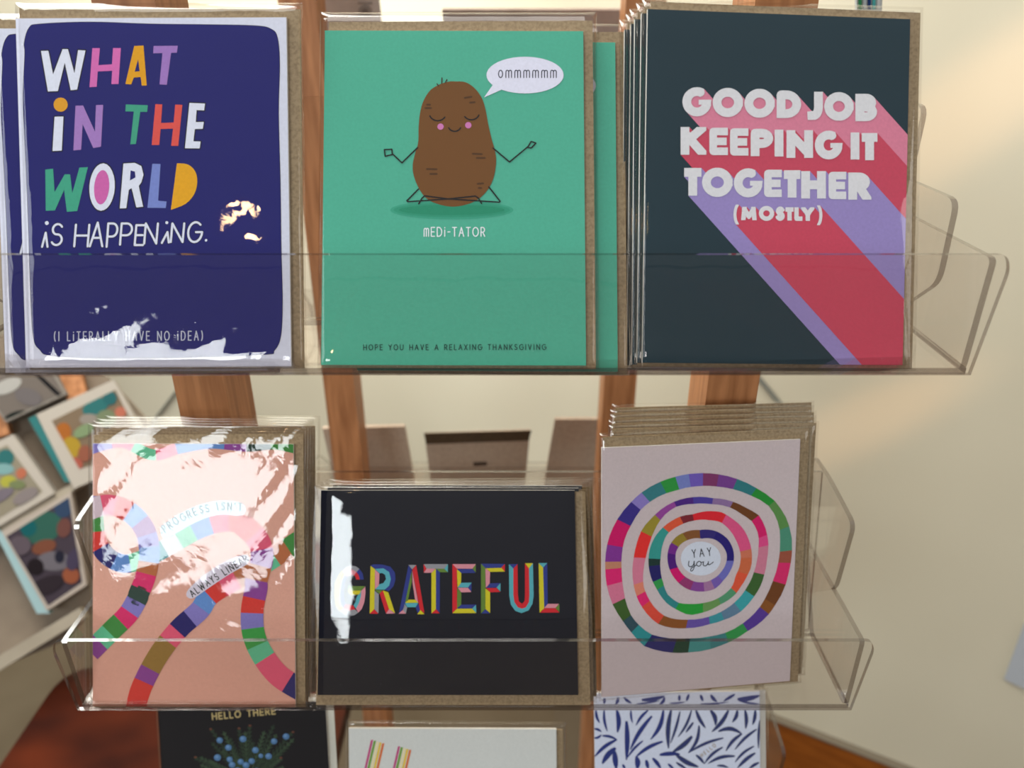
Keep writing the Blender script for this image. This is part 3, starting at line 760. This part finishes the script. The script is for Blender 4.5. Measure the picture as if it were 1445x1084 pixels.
def art_grateful(a):
    s = .12457; g = z1((460, 780, s)); h = z1((620, 780, s)); L = 'printed_lettering'
    A = [('y', [(185, 205), (215, 243), (175, 330), (155, 430), (155, 540), (168, 600), (195, 625), (160, 665), (115, 600), (100, 480), (105, 350), (140, 265)]),
         ('b', [(215, 240), (235, 268), (210, 330), (195, 430), (200, 520), (218, 590), (195, 625), (168, 600), (152, 540), (155, 430), (175, 320)]),
         ('g', [(185, 205), (230, 165), (285, 145), (340, 155), (378, 185), (345, 220), (300, 192), (250, 200), (210, 237)]),
         ('p', [(210, 237), (250, 200), (300, 192), (345, 220), (318, 258), (285, 250), (255, 255), (235, 268)]),
         ('b', [(378, 185), (415, 235), (428, 305), (385, 305), (370, 255), (345, 220)]),
         ('r', [(345, 220), (370, 255), (385, 305), (342, 305), (335, 275), (318, 258)]),
         ('o', [(255, 380), (445, 380), (395, 430), (250, 425)]), ('y', [(245, 430), (400, 430), (380, 475), (285, 475)]),
         ('p', [(445, 385), (448, 450), (435, 560), (405, 640), (365, 680), (340, 635), (375, 570), (395, 500), (400, 430)]),
         ('c', [(385, 440), (400, 430), (395, 500), (375, 570), (340, 635), (312, 600), (335, 560), (345, 510)]),
         ('r', [(215, 590), (312, 600), (330, 645), (265, 652), (205, 645)]),
         ('g', [(165, 660), (205, 640), (265, 652), (330, 645), (365, 680), (320, 710), (265, 718), (210, 705)]),
         ('y', [(505, 150), (555, 188), (550, 640), (495, 690)]),
         ('b', [(505, 145), (540, 133), (640, 135), (730, 160), (780, 225), (788, 300), (765, 380), (710, 440), (665, 420), (715, 375), (735, 300), (715, 220), (650, 178), (555, 185)]),
         ('c', [(555, 185), (650, 178), (715, 220), (735, 300), (715, 375), (665, 420), (560, 418), (600, 360), (650, 345), (680, 300), (670, 250), (635, 230), (605, 235)]),
         ('p', [(555, 190), (605, 238), (600, 370), (555, 418)]), ('o', [(555, 425), (640, 425), (605, 468)]), ('g', [(550, 430), (598, 470), (595, 690), (547, 640)]),
         ('r', [(495, 692), (545, 640), (592, 692)]), ('r', [(608, 462), (645, 428), (715, 640), (680, 690)]), ('y', [(645, 428), (705, 450), (782, 685), (715, 640)]), ('p', [(680, 692), (715, 640), (782, 690)]),
         ('b', [(935, 142), (972, 192), (890, 620), (825, 692)]), ('g', [(935, 140), (1022, 140), (975, 190)]), ('o', [(968, 215), (972, 330), (930, 533), (895, 570)]),
         ('p', [(975, 195), (1045, 568), (1010, 540), (980, 340)]), ('r', [(1022, 140), (1115, 685), (1065, 650), (978, 192)]),
         ('y', [(895, 570), (935, 533), (1012, 533), (1045, 568)]), ('c', [(895, 572), (1045, 570), (1015, 618), (920, 618)]), ('g', [(890, 580), (920, 620), (905, 690), (870, 650)]),
         ('p', [(820, 692), (870, 650), (908, 692)]), ('b', [(1045, 575), (1065, 650), (1040, 688), (1015, 620)]), ('y', [(1035, 698), (1070, 650), (1115, 698)]),
         ('r', [(1105, 130), (1140, 180), (1108, 225)]), ('g', [(1108, 130), (1380, 130), (1345, 182), (1140, 182)]), ('c', [(1382, 130), (1380, 220), (1338, 182)]), ('p', [(1140, 182), (1238, 182), (1200, 228), (1108, 228)]),
         ('o', [(1250, 182), (1340, 182), (1380, 222), (1290, 222)]), ('y', [(1195, 228), (1245, 182), (1245, 640), (1195, 688)]), ('b', [(1245, 182), (1290, 220), (1288, 680), (1245, 640)]), ('r', [(1195, 688), (1245, 640), (1288, 688)])]
    B = [('r', [(148, 130), (200, 182), (200, 632), (148, 685)]), ('p', [(148, 130), (412, 130), (375, 182), (200, 182)]), ('o', [(412, 130), (412, 225), (375, 182)]), ('b', [(200, 185), (375, 185), (410, 230), (248, 232)]),
         ('y', [(200, 188), (248, 232), (245, 345), (205, 395)]), ('c', [(245, 342), (365, 340), (325, 395), (208, 395)]), ('b', [(365, 342), (362, 445), (325, 397)]), ('p', [(208, 398), (325, 398), (362, 447), (248, 450)]),
         ('o', [(203, 400), (248, 452), (248, 590), (200, 630)]), ('b', [(248, 590), (415, 588), (370, 632), (200, 632)]), ('c', [(415, 590), (418, 682), (370, 634)]), ('y', [(200, 635), (370, 635), (418, 685), (148, 687)]),
         ('o', [(472, 125), (522, 175), (520, 640), (472, 688)]), ('b', [(472, 125), (742, 128), (700, 170), (522, 175)]), ('r', [(742, 130), (742, 215), (700, 170)]), ('y', [(525, 178), (700, 172), (742, 215), (575, 218)]),
         ('p', [(522, 178), (575, 220), (570, 350), (525, 400)]), ('b', [(570, 348), (692, 345), (650, 395), (530, 400)]), ('c', [(692, 345), (692, 442), (648, 396)]), ('r', [(530, 402), (648, 400), (690, 445), (572, 450)]),
         ('y', [(522, 405), (575, 450), (575, 685), (522, 640)]), ('b', [(475, 690), (522, 640), (572, 690)]),
         ('b', [(790, 130), (885, 130), (838, 180)]), ('y', [(970, 120), (1060, 120), (1015, 180)]),
         ('c', [(788, 130), (838, 180), (838, 480), (850, 560), (890, 620), (935, 635), (980, 620), (1015, 560), (1020, 480), (1015, 178), (1060, 120), (1068, 490), (1055, 580), (1010, 655), (930, 685), (860, 660), (810, 590), (792, 490)]),
         ('r', [(838, 180), (885, 130), (890, 480), (900, 550), (935, 580), (965, 550), (970, 480), (970, 125), (1015, 180), (1020, 480), (1015, 560), (980, 620), (935, 635), (890, 620), (850, 560), (838, 480)]),
         ('c', [(1125, 118), (1222, 118), (1175, 170)]), ('y', [(1125, 120), (1175, 170), (1188, 630), (1135, 680)]), ('b', [(1222, 120), (1228, 580), (1188, 625), (1175, 170)]), ('p', [(1228, 580), (1355, 580), (1315, 628), (1188, 628)]),
         ('o', [(1360, 580), (1360, 672), (1315, 628)]), ('r', [(1188, 630), (1315, 630), (1360, 678), (1140, 680)])]
    for k, p in A: a.add(g(p), GR[k], 1, L)
    for k, p in B: a.add(h(p), GR[k], 1, L)


def ribbon(a, cl, w, cols, layer, cuts=None):
    """striped band along a centreline in px; cuts: fractions where colours change"""
    pts = spline(cl, False, 8); L = [0]
    for i in range(len(pts) - 1): L.append(L[-1] + math.dist(pts[i], pts[i + 1]))
    nrm = []
    for i in range(len(pts)):
        p = pts[max(0, i - 1)]; q = pts[min(len(pts) - 1, i + 1)]; d = math.dist(p, q); nrm.append((-(q[1] - p[1]) / d, (q[0] - p[0]) / d))
    n = len(cols); cuts = cuts or [k / n for k in range(1, n)]
    for i in range(len(pts) - 1):
        f = (L[i] + L[i + 1]) / 2 / L[-1]; k = sum(1 for c in cuts if f > c)
        (x0, y0), (x1, y1) = pts[i], pts[i + 1]; (nx, ny), (mx_, my) = nrm[i], nrm[i + 1]; h = w / 2
        a.cadd(hull([(x0 + nx * h, y0 + ny * h), (x1 + mx_ * h, y1 + my * h), (x1 - mx_ * h, y1 - my * h), (x0 - nx * h, y0 - ny * h)]), cols[min(k, n - 1)], layer)


def art_pink(a):
    A = z1((60, 570, .2768)); B = z1((60, 780, .2805))
    NV = (44, 40, 100); LB = (96, 136, 196); GN = (66, 132, 64); RD = (204, 60, 52); PK = (218, 88, 116); PU = (134, 66, 142); MT = (96, 184, 142); LI = (128, 118, 184); BRN = (176, 104, 66); OL = (146, 114, 56); DG = (52, 70, 62); TL = (60, 140, 150); HP = (208, 50, 104)
    ribbon(a, A([(225, 235), (400, 195), (560, 260), (700, 225), (860, 200), (1040, 215), (1180, 205), (1290, 225)]), 16, [LI, PK, MT, PK, LB, LB, PU, DG, GN], 1)
    ribbon(a, A([(262, 470), (266, 600), (280, 700), (335, 780), (430, 815), (560, 770), (680, 705), (800, 640), (920, 605), (1030, 620), (1095, 690)]), 26, [LI, GN, RD, NV, LB, MT, TL, (190, 190, 190), MT, LB, PK, RD, PU], 2)
    ribbon(a, A([(240, 540), (330, 515), (440, 550), (520, 640), (545, 760), (525, 880), (490, 970)]) + B([(480, 225), (430, 310), (350, 390), (240, 500)]), 29, [(200, 180, 190), PK, RD, LB, PU, LI, LB, BRN, HP, DG, LI, HP, GN, MT, PU], 3)
    ribbon(a, A([(1020, 615), (1095, 690), (1120, 780), (1090, 900)]) + B([(1075, 180), (1055, 290), (1062, 410), (1110, 520), (1190, 620), (1300, 690)]), 32, [RD, PK, PU, BRN, PU, RD, LI, (62, 150, 70), MT, PK, PK, NV], 4)
    ribbon(a, A([(1320, 690), (1200, 770), (1080, 845), (960, 910), (850, 980)]) + B([(790, 290), (690, 380), (600, 490), (535, 600), (490, 700), (466, 800)]), 29, [GN, BRN, MT, BRN, BRN, PK, RD, LB, LI, NV, PK, OL, OL, PU, RD, RD], 3)
    lab1 = spline(A([(600, 640), (650, 590), (760, 530), (880, 495), (1000, 500), (1035, 535), (1010, 570), (900, 565), (790, 600), (690, 655), (625, 690)]), True, 4)
    a.add(lab1, (200, 222, 228), 5); a.text("PROGRESS ISN'T", A([(625, 655), (700, 605), (800, 560), (900, 540), (1015, 545)]), 10.5, 1.5, (70, 78, 86), 6, squeeze=.7)
    lab2 = spline(A([(735, 960), (790, 900), (900, 820), (1000, 775), (1050, 775), (1045, 815), (960, 865), (860, 930), (780, 985), (745, 990)]), True, 4)
    a.add(lab2, (208, 200, 214), 5); a.text('ALWAYS LINEAR', A([(766, 985), (850, 925), (960, 855), (1050, 800)]), 9.5, 1.3, (48, 50, 48), 6, squeeze=.75)


def art_hello(a):
    g = z1((220, 990, .18)); GRN = (58, 76, 56); G2 = (44, 58, 44)
    a.text('HELLO THERE', g([(445, 142), (935, 98)]), 8.6, 1.9, (184, 164, 112), 2, squeeze=1.0)
    rnd = random.Random(3)
    base = (720, 640)
    tips = [(430, 215), (530, 240), (650, 215), (700, 240), (735, 190), (850, 235), (925, 185), (945, 260), (1075, 240), (1080, 295), (1040, 350), (985, 445), (440, 325), (345, 440), (300, 440), (350, 500), (430, 560), (1000, 520), (580, 290), (520, 385), (760, 320), (620, 420), (880, 400), (900, 560), (560, 560), (420, 470)]
    for i, tpt in enumerate(tips):
        bx = base[0] + (tpt[0] - base[0]) * .25; by = base[1] + (tpt[1] - base[1]) * .25
        col = GRN if i % 2 else G2
        a.strokes(g([(bx, by), tpt]), 1.9, col, 1)
        for k in range(2, 10):
            f = k / 10; x = bx + (tpt[0] - bx) * f; y = by + (tpt[1] - by) * f; an = math.atan2(tpt[1] - by, tpt[0] - bx)
            for sgn in (-1, 1):
                t2 = an + sgn * .6; l = 46 * (1.1 - f * .6)
                a.strokes(g([(x, y), (x + math.cos(t2) * l, y + math.sin(t2) * l)]), 1.5, col, 1)
    for x, y in ((430, 218), (737, 190), (1075, 240), (310, 438), (980, 443), (652, 212)): a.cadd(g(disc(x, y, 12, 9)), (96, 60, 46), 2)
    for x, y, r in [(500, 305, 25), (568, 362, 26), (682, 295, 27), (780, 382, 26), (822, 427, 19), (883, 430, 26), (926, 313, 25), (1020, 275, 26), (482, 440, 28), (578, 455, 24), (597, 497, 26), (664, 473, 24), (706, 500, 27), (750, 468, 25), (640, 540, 25), (790, 545, 24)]:
        a.cadd(g(disc(x, y, r, r * .93)), (80, 118, 160), 3); a.cadd(g(disc(x - 5, y - 6, r * .5)), (104, 142, 184), 4)


def art_straws(a):
    g = z1((420, 780, .3045))
    for x0, sl in ((345, 0), (470, 30)):
        for k, c in enumerate([(196, 70, 130), (112, 160, 50), (240, 225, 180), (236, 200, 70), (220, 110, 50)]):
            x = x0 + k * 13; y = 868 + sl + k * 4
            a.cadd(g([(x - 5, y), (x + 5, y), (x - 55, y + 260), (x - 65, y + 260)]), c, 2)


def leaf(x0, y0, x1, y1, w, bend):
    dx, dy = x1 - x0, y1 - y0; L = math.hypot(dx, dy); nx, ny = -dy / L, dx / L; up, dn = [], []
    for k in range(9):
        t = k / 8; b = bend * math.sin(math.pi * t); h = w / 2 * math.sin(math.pi * min(1, t * .86 + .1)) ** .7
        cx, cy = x0 + dx * t + nx * b, y0 + dy * t + ny * b; up.append((cx + nx * h, cy + ny * h)); dn.append((cx - nx * h, cy - ny * h))
    return up + dn[::-1]


def art_leaves(a):
    g = z1((830, 970, .18)); NB = (44, 56, 122); SL = (66, 74, 104)
    LV = [(60, 180, 90, 280, 22, 8), (125, 180, 150, 345, 22, 10), (225, 180, 230, 355, 38, -12), (335, 180, 348, 280, 18, 5), (470, 180, 375, 300, 24, 10), (500, 225, 330, 490, 34, 14), (300, 265, 300, 570, 40, -6), (430, 420, 310, 550, 20, 10), (590, 180, 490, 410, 34, -24), (650, 180, 630, 480, 38, 14), (720, 190, 645, 440, 22, -6), (810, 180, 705, 390, 22, -14), (825, 275, 765, 355, 22, 0), (870, 300, 785, 515, 28, -26), (1060, 398, 785, 515, 24, 16), (845, 180, 920, 320, 30, 8), (960, 180, 1000, 300, 36, -14), (1100, 180, 970, 350, 34, -14), (1170, 180, 1130, 275, 30, -10), (1230, 180, 1235, 325, 30, -8), (1310, 180, 1290, 295, 28, -6), (1020, 345, 1205, 365, 34, -30), (1205, 365, 1080, 500, 28, 14), (1320, 330, 1150, 490, 24, 12), (1300, 462, 1150, 590, 22, 14), (1345, 260, 1335, 480, 20, 4), (1055, 470, 910, 600, 24, 14), (845, 530, 910, 600, 24, -4), (1150, 540, 940, 598, 28, 20), (1310, 515, 1170, 634, 30, 8), (1340, 590, 1260, 640, 24, 4), (815, 385, 660, 510, 40, -10), (560, 530, 720, 525, 34, -6), (690, 530, 865, 625, 40, 12), (585, 425, 370, 550, 30, 16), (380, 545, 385, 640, 44, -6), (215, 475, 110, 600, 44, 10), (205, 500, 220, 640, 44, 0), (110, 380, 225, 410, 22, -8), (225, 410, 50, 545, 30, 14), (45, 325, 105, 350, 20, -6), (45, 400, 105, 372, 20, 8), (455, 570, 470, 640, 30, 0), (505, 555, 570, 640, 30, -4), (690, 590, 770, 640, 22, 0), (625, 600, 670, 640, 20, 0), (1010, 615, 1100, 630, 20, -6), (270, 605, 290, 640, 20, 0)]
    for L in LV:
        c = NB if (L[0] < 640) else SL
        a.cadd(g(leaf(*L)), c, 1)
        if L[0] > 640: a.cadd(g(leaf(L[0], L[1], L[2], L[3], L[4] * .45, L[5])), (48, 56, 110), 2)
    for L in [(420, 100, 600, 70, 34, 8), (600, 80, 560, 135, 26, -8), (235, 80, 215, 135, 26, -6), (280, 80, 340, 125, 24, 4), (715, 60, 715, 110, 22, 0), (790, 55, 770, 110, 22, 0), (880, 60, 900, 110, 24, 0), (960, 60, 1010, 115, 28, 4), (1150, 55, 1060, 110, 24, 0), (1170, 95, 1345, 65, 40, 8), (130, 85, 125, 130, 24, 0), (380, 130, 560, 105, 14, 4), (640, 125, 760, 115, 14, 4), (880, 130, 1100, 115, 14, 6), (1180, 105, 1345, 130, 16, 6)]:
        a.cadd(g(leaf(*L)), NB, 1)
    a.text('HELLO', g([(893, 548), (1003, 462)]), 5, .9, (160, 140, 118), 3, squeeze=.8)


# ================================================================== CARDS, UPPER ROW
GA = 'cards in the upper tray'; GB = 'cards in the middle tray'; GC = 'cards in the lowest tray'


def shift(q, dx, dy): return [(x + dx, y + dy) for x, y in q]


t, pl = card('navy blue card lettered WHAT IN THE WORLD, front of its stack', [(22, 26), (404, 24.5), (411, 517), (37, 519)], (.311, .311, .317), (216, 219, 236),
             [(27, 11), (424, 13), (429, 520), (42, 522)], [(21, 4), (427, 4), (433, 524), (36, 526)], art_world, 'navy lettered cards', seed=11, crink=.0006, puff=.0022)
NB_ = -pl.n
dup(t, NB_ * .0045 + RT * -.0115 + UP * -.002, 'navy blue lettered card peeking out at the left behind the front one', .004)

t, pl = card('green card with a meditating potato, front of its pair', [(458.5, 43), (823, 44), (827, 516), (453, 515)], (.3185, .3185, .311), (78, 172, 146),
             [(464, 31), (836, 29), (841, 521), (455, 519)], [(452, 17), (842, 17), (846, 522), (448, 522)], art_potato, 'green potato cards', seed=5, crink=.0003, puff=.0009)
dup(t, -pl.n * .005 + RT * .0135 + UP * -.002, 'green potato card half hidden behind, showing at the right edge', -.003)

t, pl = card('dark teal card lettered GOOD JOB KEEPING IT TOGETHER, front of its stack', [(914, 12.6), (1284.5, 27), (1273.7, 515.5), (906.5, 512)], (.305, .312, .312), (30, 54, 64),
             [(918, 2), (1299, 18), (1287, 521), (907, 517)], [(906, -2), (1303, 10), (1292, 524), (902, 520)], art_goodjob, 'dark teal cards', seed=21, crink=.0003, puff=.0014)
labs = ['second dark teal card, just behind the GOOD JOB card', 'third dark teal card back in the GOOD JOB stack', 'fourth dark teal card back in the GOOD JOB stack', 'rearmost dark teal card of the GOOD JOB stack']
for k in range(4):
    dup(t, -pl.n * .0037 * (k + 1) + RT * (-.0013 * (k + 1)) + UP * (-.0006 * k), labs[k], .004 * (k % 2) + .002)

# ================================================================== CARDS, MIDDLE ROW
t, pl = card('pink card with looping striped ribbons in a crinkled sleeve, front of its stack', [(131, 626), (414, 627), (417, 998), (131, 997)], (.4171, .4171, .4190), (214, 160, 142),
             [(131, 614), (428, 612), (431, 998), (131, 999)], [(124, 598), (436, 597), (434, 1000), (127, 1001)], art_pink, 'pink ribbon cards', seed=33, crink=.0008, mat=M_FILMC, puff=.0008)
for k in range(3):
    dup(t, -pl.n * .004 * (k + 1) + RT * (.0004 - .0012 * (k == 1) + .0011 * k) + UP * (.0012 * (k + 1)), ['second pink ribbon card, right behind the front one', 'third pink ribbon card back in its stack', 'rearmost pink ribbon card of its stack'][k], -.002 * k)

t, pl = card('black landscape card lettered GRATEFUL in faceted colours, front of its stack', [(453, 692), (811, 692), (816, 981), (448, 981)], (.4192, .4192, .4148), (20, 21, 31),
             [(455, 700), (826, 694), (833, 995), (446, 995)], [(443, 684), (832, 680), (838, 998), (437, 998)], art_grateful, 'black landscape cards', seed=44, crink=.00022, puff=.0022, eu_=13)
for k in range(2):
    dup(t, -pl.n * .004 * (k + 1) + RT * (.0022 * (k + 1)) + UP * (.0010 * (k + 1)), ['second black landscape card, right behind the GRATEFUL card', 'rearmost black landscape card behind the GRATEFUL card'][k], -.003)

t, pl = card('pale card with rings of coloured blocks around YAY you, front of its stack', [(849, 632), (1129.4, 620), (1114.5, 961), (849, 984)], (.405, .410, .421), (205, 190, 192),
             [(851, 617), (1142, 605), (1126, 962), (849, 984)], [(845, 611), (1146, 602), (1131, 964), (845, 990)], art_yay, 'pale ring-pattern cards', seed=55, crink=.0002, puff=.0006)
labs = ['second ring-pattern card, right behind the YAY you card', 'third ring-pattern card back in the YAY you stack', 'fourth ring-pattern card back in the YAY you stack', 'fifth ring-pattern card back in the YAY you stack', 'rearmost ring-pattern card of the YAY you stack']
for k in range(5):
    dup(t, -pl.n * .0042 * (k + 1) + RT * (.0040 + .0012 * k) + UP * (.0030 + .0022 * k), labs[k], -.012 + .004 * (k % 2))

# ================================================================== CARDS, LOWEST ROW


def lowquad(x0, x1, y0, z, h, slope=0.06):
    """card whose top edge is at y0; extends down h metres; same plane lean as the rack"""
    hp = h / z * F
    return [(x0, y0), (x1, y0), (x1 + 2, y0 + hp), (x0 + 2, y0 + hp)]


q = [(222, 990), (459, 990), (476, 1288), (240, 1288)]
card('black card with blue berries on a green sprig lettered HELLO THERE', q, (.5, .5, .508), (27, 25, 27), [(226, 984), (470, 984), (488, 1290), (240, 1290)],
     [(219, 978), (473, 978), (490, 1292), (236, 1292)], art_hello, GC, seed=61, crink=.0004, envmat=paper((214, 212, 200)))
q = [(492, 1028), (785, 1029), (787, 1255), (494, 1255)]
t, pl = card('white landscape card with slanting coloured straws', q, (.492, .492, .502), (216, 218, 214), [(494, 1026), (794, 1030), (797, 1258), (494, 1258)],
     [(488, 1016), (799, 1019), (801, 1260), (488, 1260)], art_straws, GC, seed=62, crink=.0005)
q = [(838, 978), (1072, 976), (1074, 1276), (842, 1277)]
card('white card patterned with navy brush-stroke leaves', q, (.50, .50, .508), (214, 220, 238), [(844, 976), (1080, 974), (1083, 1278), (842, 1279)],
     [(836, 972), (1084, 970), (1086, 1280), (834, 1281)], art_leaves, GC, seed=63, crink=.0004, envmat=paper((196, 192, 184)))


M_KRAFTB = noise_mat('pale_kraft_back', (176, 156, 136), (190, 170, 150), 300, .8)
# ================================================================== REAR CARDS SEEN FROM BEHIND
def rear_item(label, quad, yt, yb, mats, parts=None, thick=.004, group=None, edge=None):
    """quad TL,TR,BR,BL px; yt/yb world Y of the top/bottom edge"""
    def onY(px, py, Y): r = ray(px, py); return CAM + r * (Y / r.y)
    a = onY(*quad[0], yt); b = onY(*quad[1], yt); c = onY(*quad[2], yb)
    pl = plane3(a, b, c)
    base = (pl.hit(*quad[2]) + pl.hit(*quad[3])) / 2
    t = thing('card_envelope', base, label, 'envelope', group)
    quad_slab('envelope', quad, pl, 0, thick, mats, t)
    if parts: parts(t, pl)
    return t


GK = 'brown envelopes facing the far side'


def mid(t, pl):
    quad_slab('flap', [(598, 612), (750, 608), (746, 622), (602, 627)], pl, .0015, .001, [M_KRAFTD], t)
    quad_slab('back_label', [(668, 653), (687, 652), (687, 657), (668, 658)], pl, .0006, .0005, [paper((80, 66, 56))], t)


rear_item('brown envelope with a dark top fold and tiny mark, middle of the blurred three', [(599, 614), (748, 609), (738, 715), (612, 715)], .765, .80, [M_KRAFTB], mid, group=GK)
rear_item('blurred brown envelope beside the dark wooden post, behind the GRATEFUL card', [(455, 605), (571, 602), (592, 715), (480, 715)], .765, .80, [M_KRAFTB], None, group=GK)
rear_item('blurred brown envelope behind the gap beside the YAY you stack', [(783, 592), (905, 592), (880, 715), (762, 715)], .765, .80, [M_KRAFTB], None, group=GK)


def logo(t, pl):
    for x, y, rx, ry in ((515, 16, 9.5, 8.5),):
        pts = disc(x, y, rx, ry, 20)
        prism('emblem', [pl.hit(px, py, .0009) for px, py in pts], -pl.n * .0006, paper((140, 130, 122)), t)
        prism('emblem_centre', [pl.hit(px, py, .0012) for px, py in disc(x, y, 4.5, 4, 12)], -pl.n * .0002, paper((112, 102, 96)), t)
    quad_slab('back_label', [(505, 3), (525, 3), (525, 6), (505, 6)], pl, .0006, .0005, [paper((140, 130, 122))], t)


M_GREYCARD = noise_mat('grey_card', (172, 158, 148), (184, 170, 160), 40)
rear_item('grey-backed card with a round emblem above the potato card', [(448, -70), (527, -70), (548, 120), (470, 120)], .765, .80, [M_GREYCARD], logo, group='card backs above the upper tray')
rear_item('wide mauve-grey card back showing above the potato card', [(624, 14), (890, 14), (880, 150), (634, 150)], .765, .80, [noise_mat('mauve_card', (150, 130, 118), (164, 144, 132), 40)], None, group='card backs above the upper tray')


def stripes(t, pl):
    for k, c in enumerate([(60, 150, 100), (200, 215, 220), (40, 70, 130), (90, 190, 190), (220, 225, 225)]):
        x = 1212 + k * 6.5
        quad_slab('stripe', [(x, -60), (x + 4, -60), (x + 4, 13), (x, 13)], pl, .001, .001, [paper(c)], t)


rear_item('edge-on stack of green, white and blue striped cards above the GOOD JOB card', [(1209, -60), (1246, -60), (1244, 60), (1209, 60)], .52, .54, [paper((200, 205, 205))], stripes, group='card backs above the upper tray')

# ================================================================== NEIGHBOURING DISPLAY (far left)
LP = Plane(at_z(90, 650, 1.06), (-FW + UP * .15 + RT * .25))
shelfm = noise_mat('taupe_shelf', (108, 94, 80), (128, 114, 98), 10)
d = thing('display_stand', LP.hit(60, 930), 'taupe slanted display stand with picture boxes, beyond the rack on the left', 'stand')
prism('slanted_board', [LP.hit(x, y, -.03) for x, y in [(-160, 500), (20, 470), (150, 530), (215, 600), (140, 850), (90, 905), (-160, 1010)]], -LP.n * .015, shelfm, d)
lightm = noise_mat('pale_ledge', (138, 128, 112), (156, 146, 130), 10)
prism('ledge', [LP.hit(x, y, -.005) for x, y in [(-160, 1045), (120, 872), (112, 858), (-160, 1020)]], -LP.n * .02, lightm, d)
prism('ledge', [LP.hit(x, y, -.005) for x, y in [(-60, 790), (118, 684), (112, 676), (-60, 776)]], -LP.n * .02, lightm, d)
for q in ([(80, 515), (112, 515), (122, 556), (95, 566)], [(-20, 575), (5, 580), (14, 612), (-20, 622)]):
    prism('wooden_slat', [LP.hit(x, y, -.012) for x, y in q], -LP.n * .015, M_WOOD, d)


def pbox(label, quad, side, scol, blobs, frame=(196, 186, 174), back=(130, 110, 90), inset=None):
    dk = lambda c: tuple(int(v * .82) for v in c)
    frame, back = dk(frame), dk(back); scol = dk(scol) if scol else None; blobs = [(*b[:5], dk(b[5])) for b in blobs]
    base = LP.hit(*quad[3]); t = thing('picture_box', base, label, 'box', 'picture boxes on the far stand')
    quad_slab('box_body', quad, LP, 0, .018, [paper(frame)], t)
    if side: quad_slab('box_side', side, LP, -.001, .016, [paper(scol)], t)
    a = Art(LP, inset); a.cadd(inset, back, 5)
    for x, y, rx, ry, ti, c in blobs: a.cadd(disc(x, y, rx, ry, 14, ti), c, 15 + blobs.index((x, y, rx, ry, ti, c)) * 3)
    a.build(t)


bl = [(88, 612, 12, 16, .3, (170, 100, 44)), (100, 632, 14, 16, .2, (176, 144, 50)), (105, 655, 12, 10, 0, (176, 92, 76)), (135, 574, 20, 11, -.4, (50, 112, 112)), (155, 562, 10, 10, 0, (44, 100, 104)), (126, 592, 14, 8, 0, (150, 140, 130)), (150, 590, 14, 12, 0, (120, 130, 100)), (170, 582, 8, 8, 0, (190, 110, 90)), (118, 608, 16, 8, -.5, (130, 150, 110)), (120, 640, 10, 12, 0, (150, 90, 70))]
pbox('white-framed picture box with teal side, higher on the far stand', [(51, 585), (160, 536), (220, 640), (104, 690)], [(40, 591), (50, 586), (103, 681), (91, 680)], (56, 122, 122), bl, inset=[(73, 594), (163, 550), (205, 635), (112, 662)])
bl2 = [(8, 646, 12, 12, 0, (50, 110, 110)), (4, 662, 16, 8, 0, (130, 170, 170)), (30, 668, 7, 8, .6, (190, 110, 84)), (12, 680, 12, 9, 0, (176, 172, 70)), (0, 700, 22, 8, -.5, (120, 110, 120)), (36, 700, 20, 9, -.5, (138, 128, 126)), (24, 684, 12, 6, 0, (120, 130, 90))]
pbox('white-framed picture box without visible side, at the far left edge', [(-70, 655), (18, 613), (77, 696), (-10, 748)], None, None, bl2, inset=[(-60, 662), (10, 628), (60, 694), (-8, 736)], back=(150, 140, 120))
bl3 = [(60, 745, 30, 22, -.4, (50, 96, 84)), (40, 745, 12, 12, 0, (24, 92, 96)), (90, 715, 14, 16, .3, (52, 70, 98)), (62, 772, 18, 10, -.3, (122, 74, 56)), (90, 745, 10, 14, .2, (110, 70, 64)), (76, 792, 24, 14, 0, (110, 104, 112)), (50, 800, 12, 12, 0, (34, 26, 30)), (100, 812, 12, 12, 0, (150, 84, 58)), (84, 786, 7, 9, 0, (36, 36, 50)), (66, 826, 26, 12, -.4, (48, 40, 46)), (28, 770, 16, 14, 0, (96, 84, 92)), (104, 790, 10, 16, .3, (70, 62, 84))]
pbox('dark floral picture box with a pale blue side, lowest on the far stand', [(2, 750), (100, 694), (122, 826), (66, 862)], [(-14, 738), (3, 752), (70, 866), (52, 866)], (168, 198, 202), bl3, frame=(190, 176, 164), back=(70, 60, 70), inset=[(9, 757), (97, 702), (116, 822), (68, 855)])
pbox('grey and black picture box half hidden at the top of the far stand', [(-40, 530), (62, 500), (94, 556), (8, 596)], None, None, [(70, 545, 40, 3, .75, (20, 20, 24)), (22, 588, 18, 7, -.35, (20, 30, 26)), (10, 545, 22, 10, -.4, (180, 176, 170)), (40, 560, 20, 12, .3, (112, 104, 104))], frame=(150, 142, 134), back=(118, 108, 100), inset=[(-34, 532), (60, 505), (90, 555), (8, 592)])
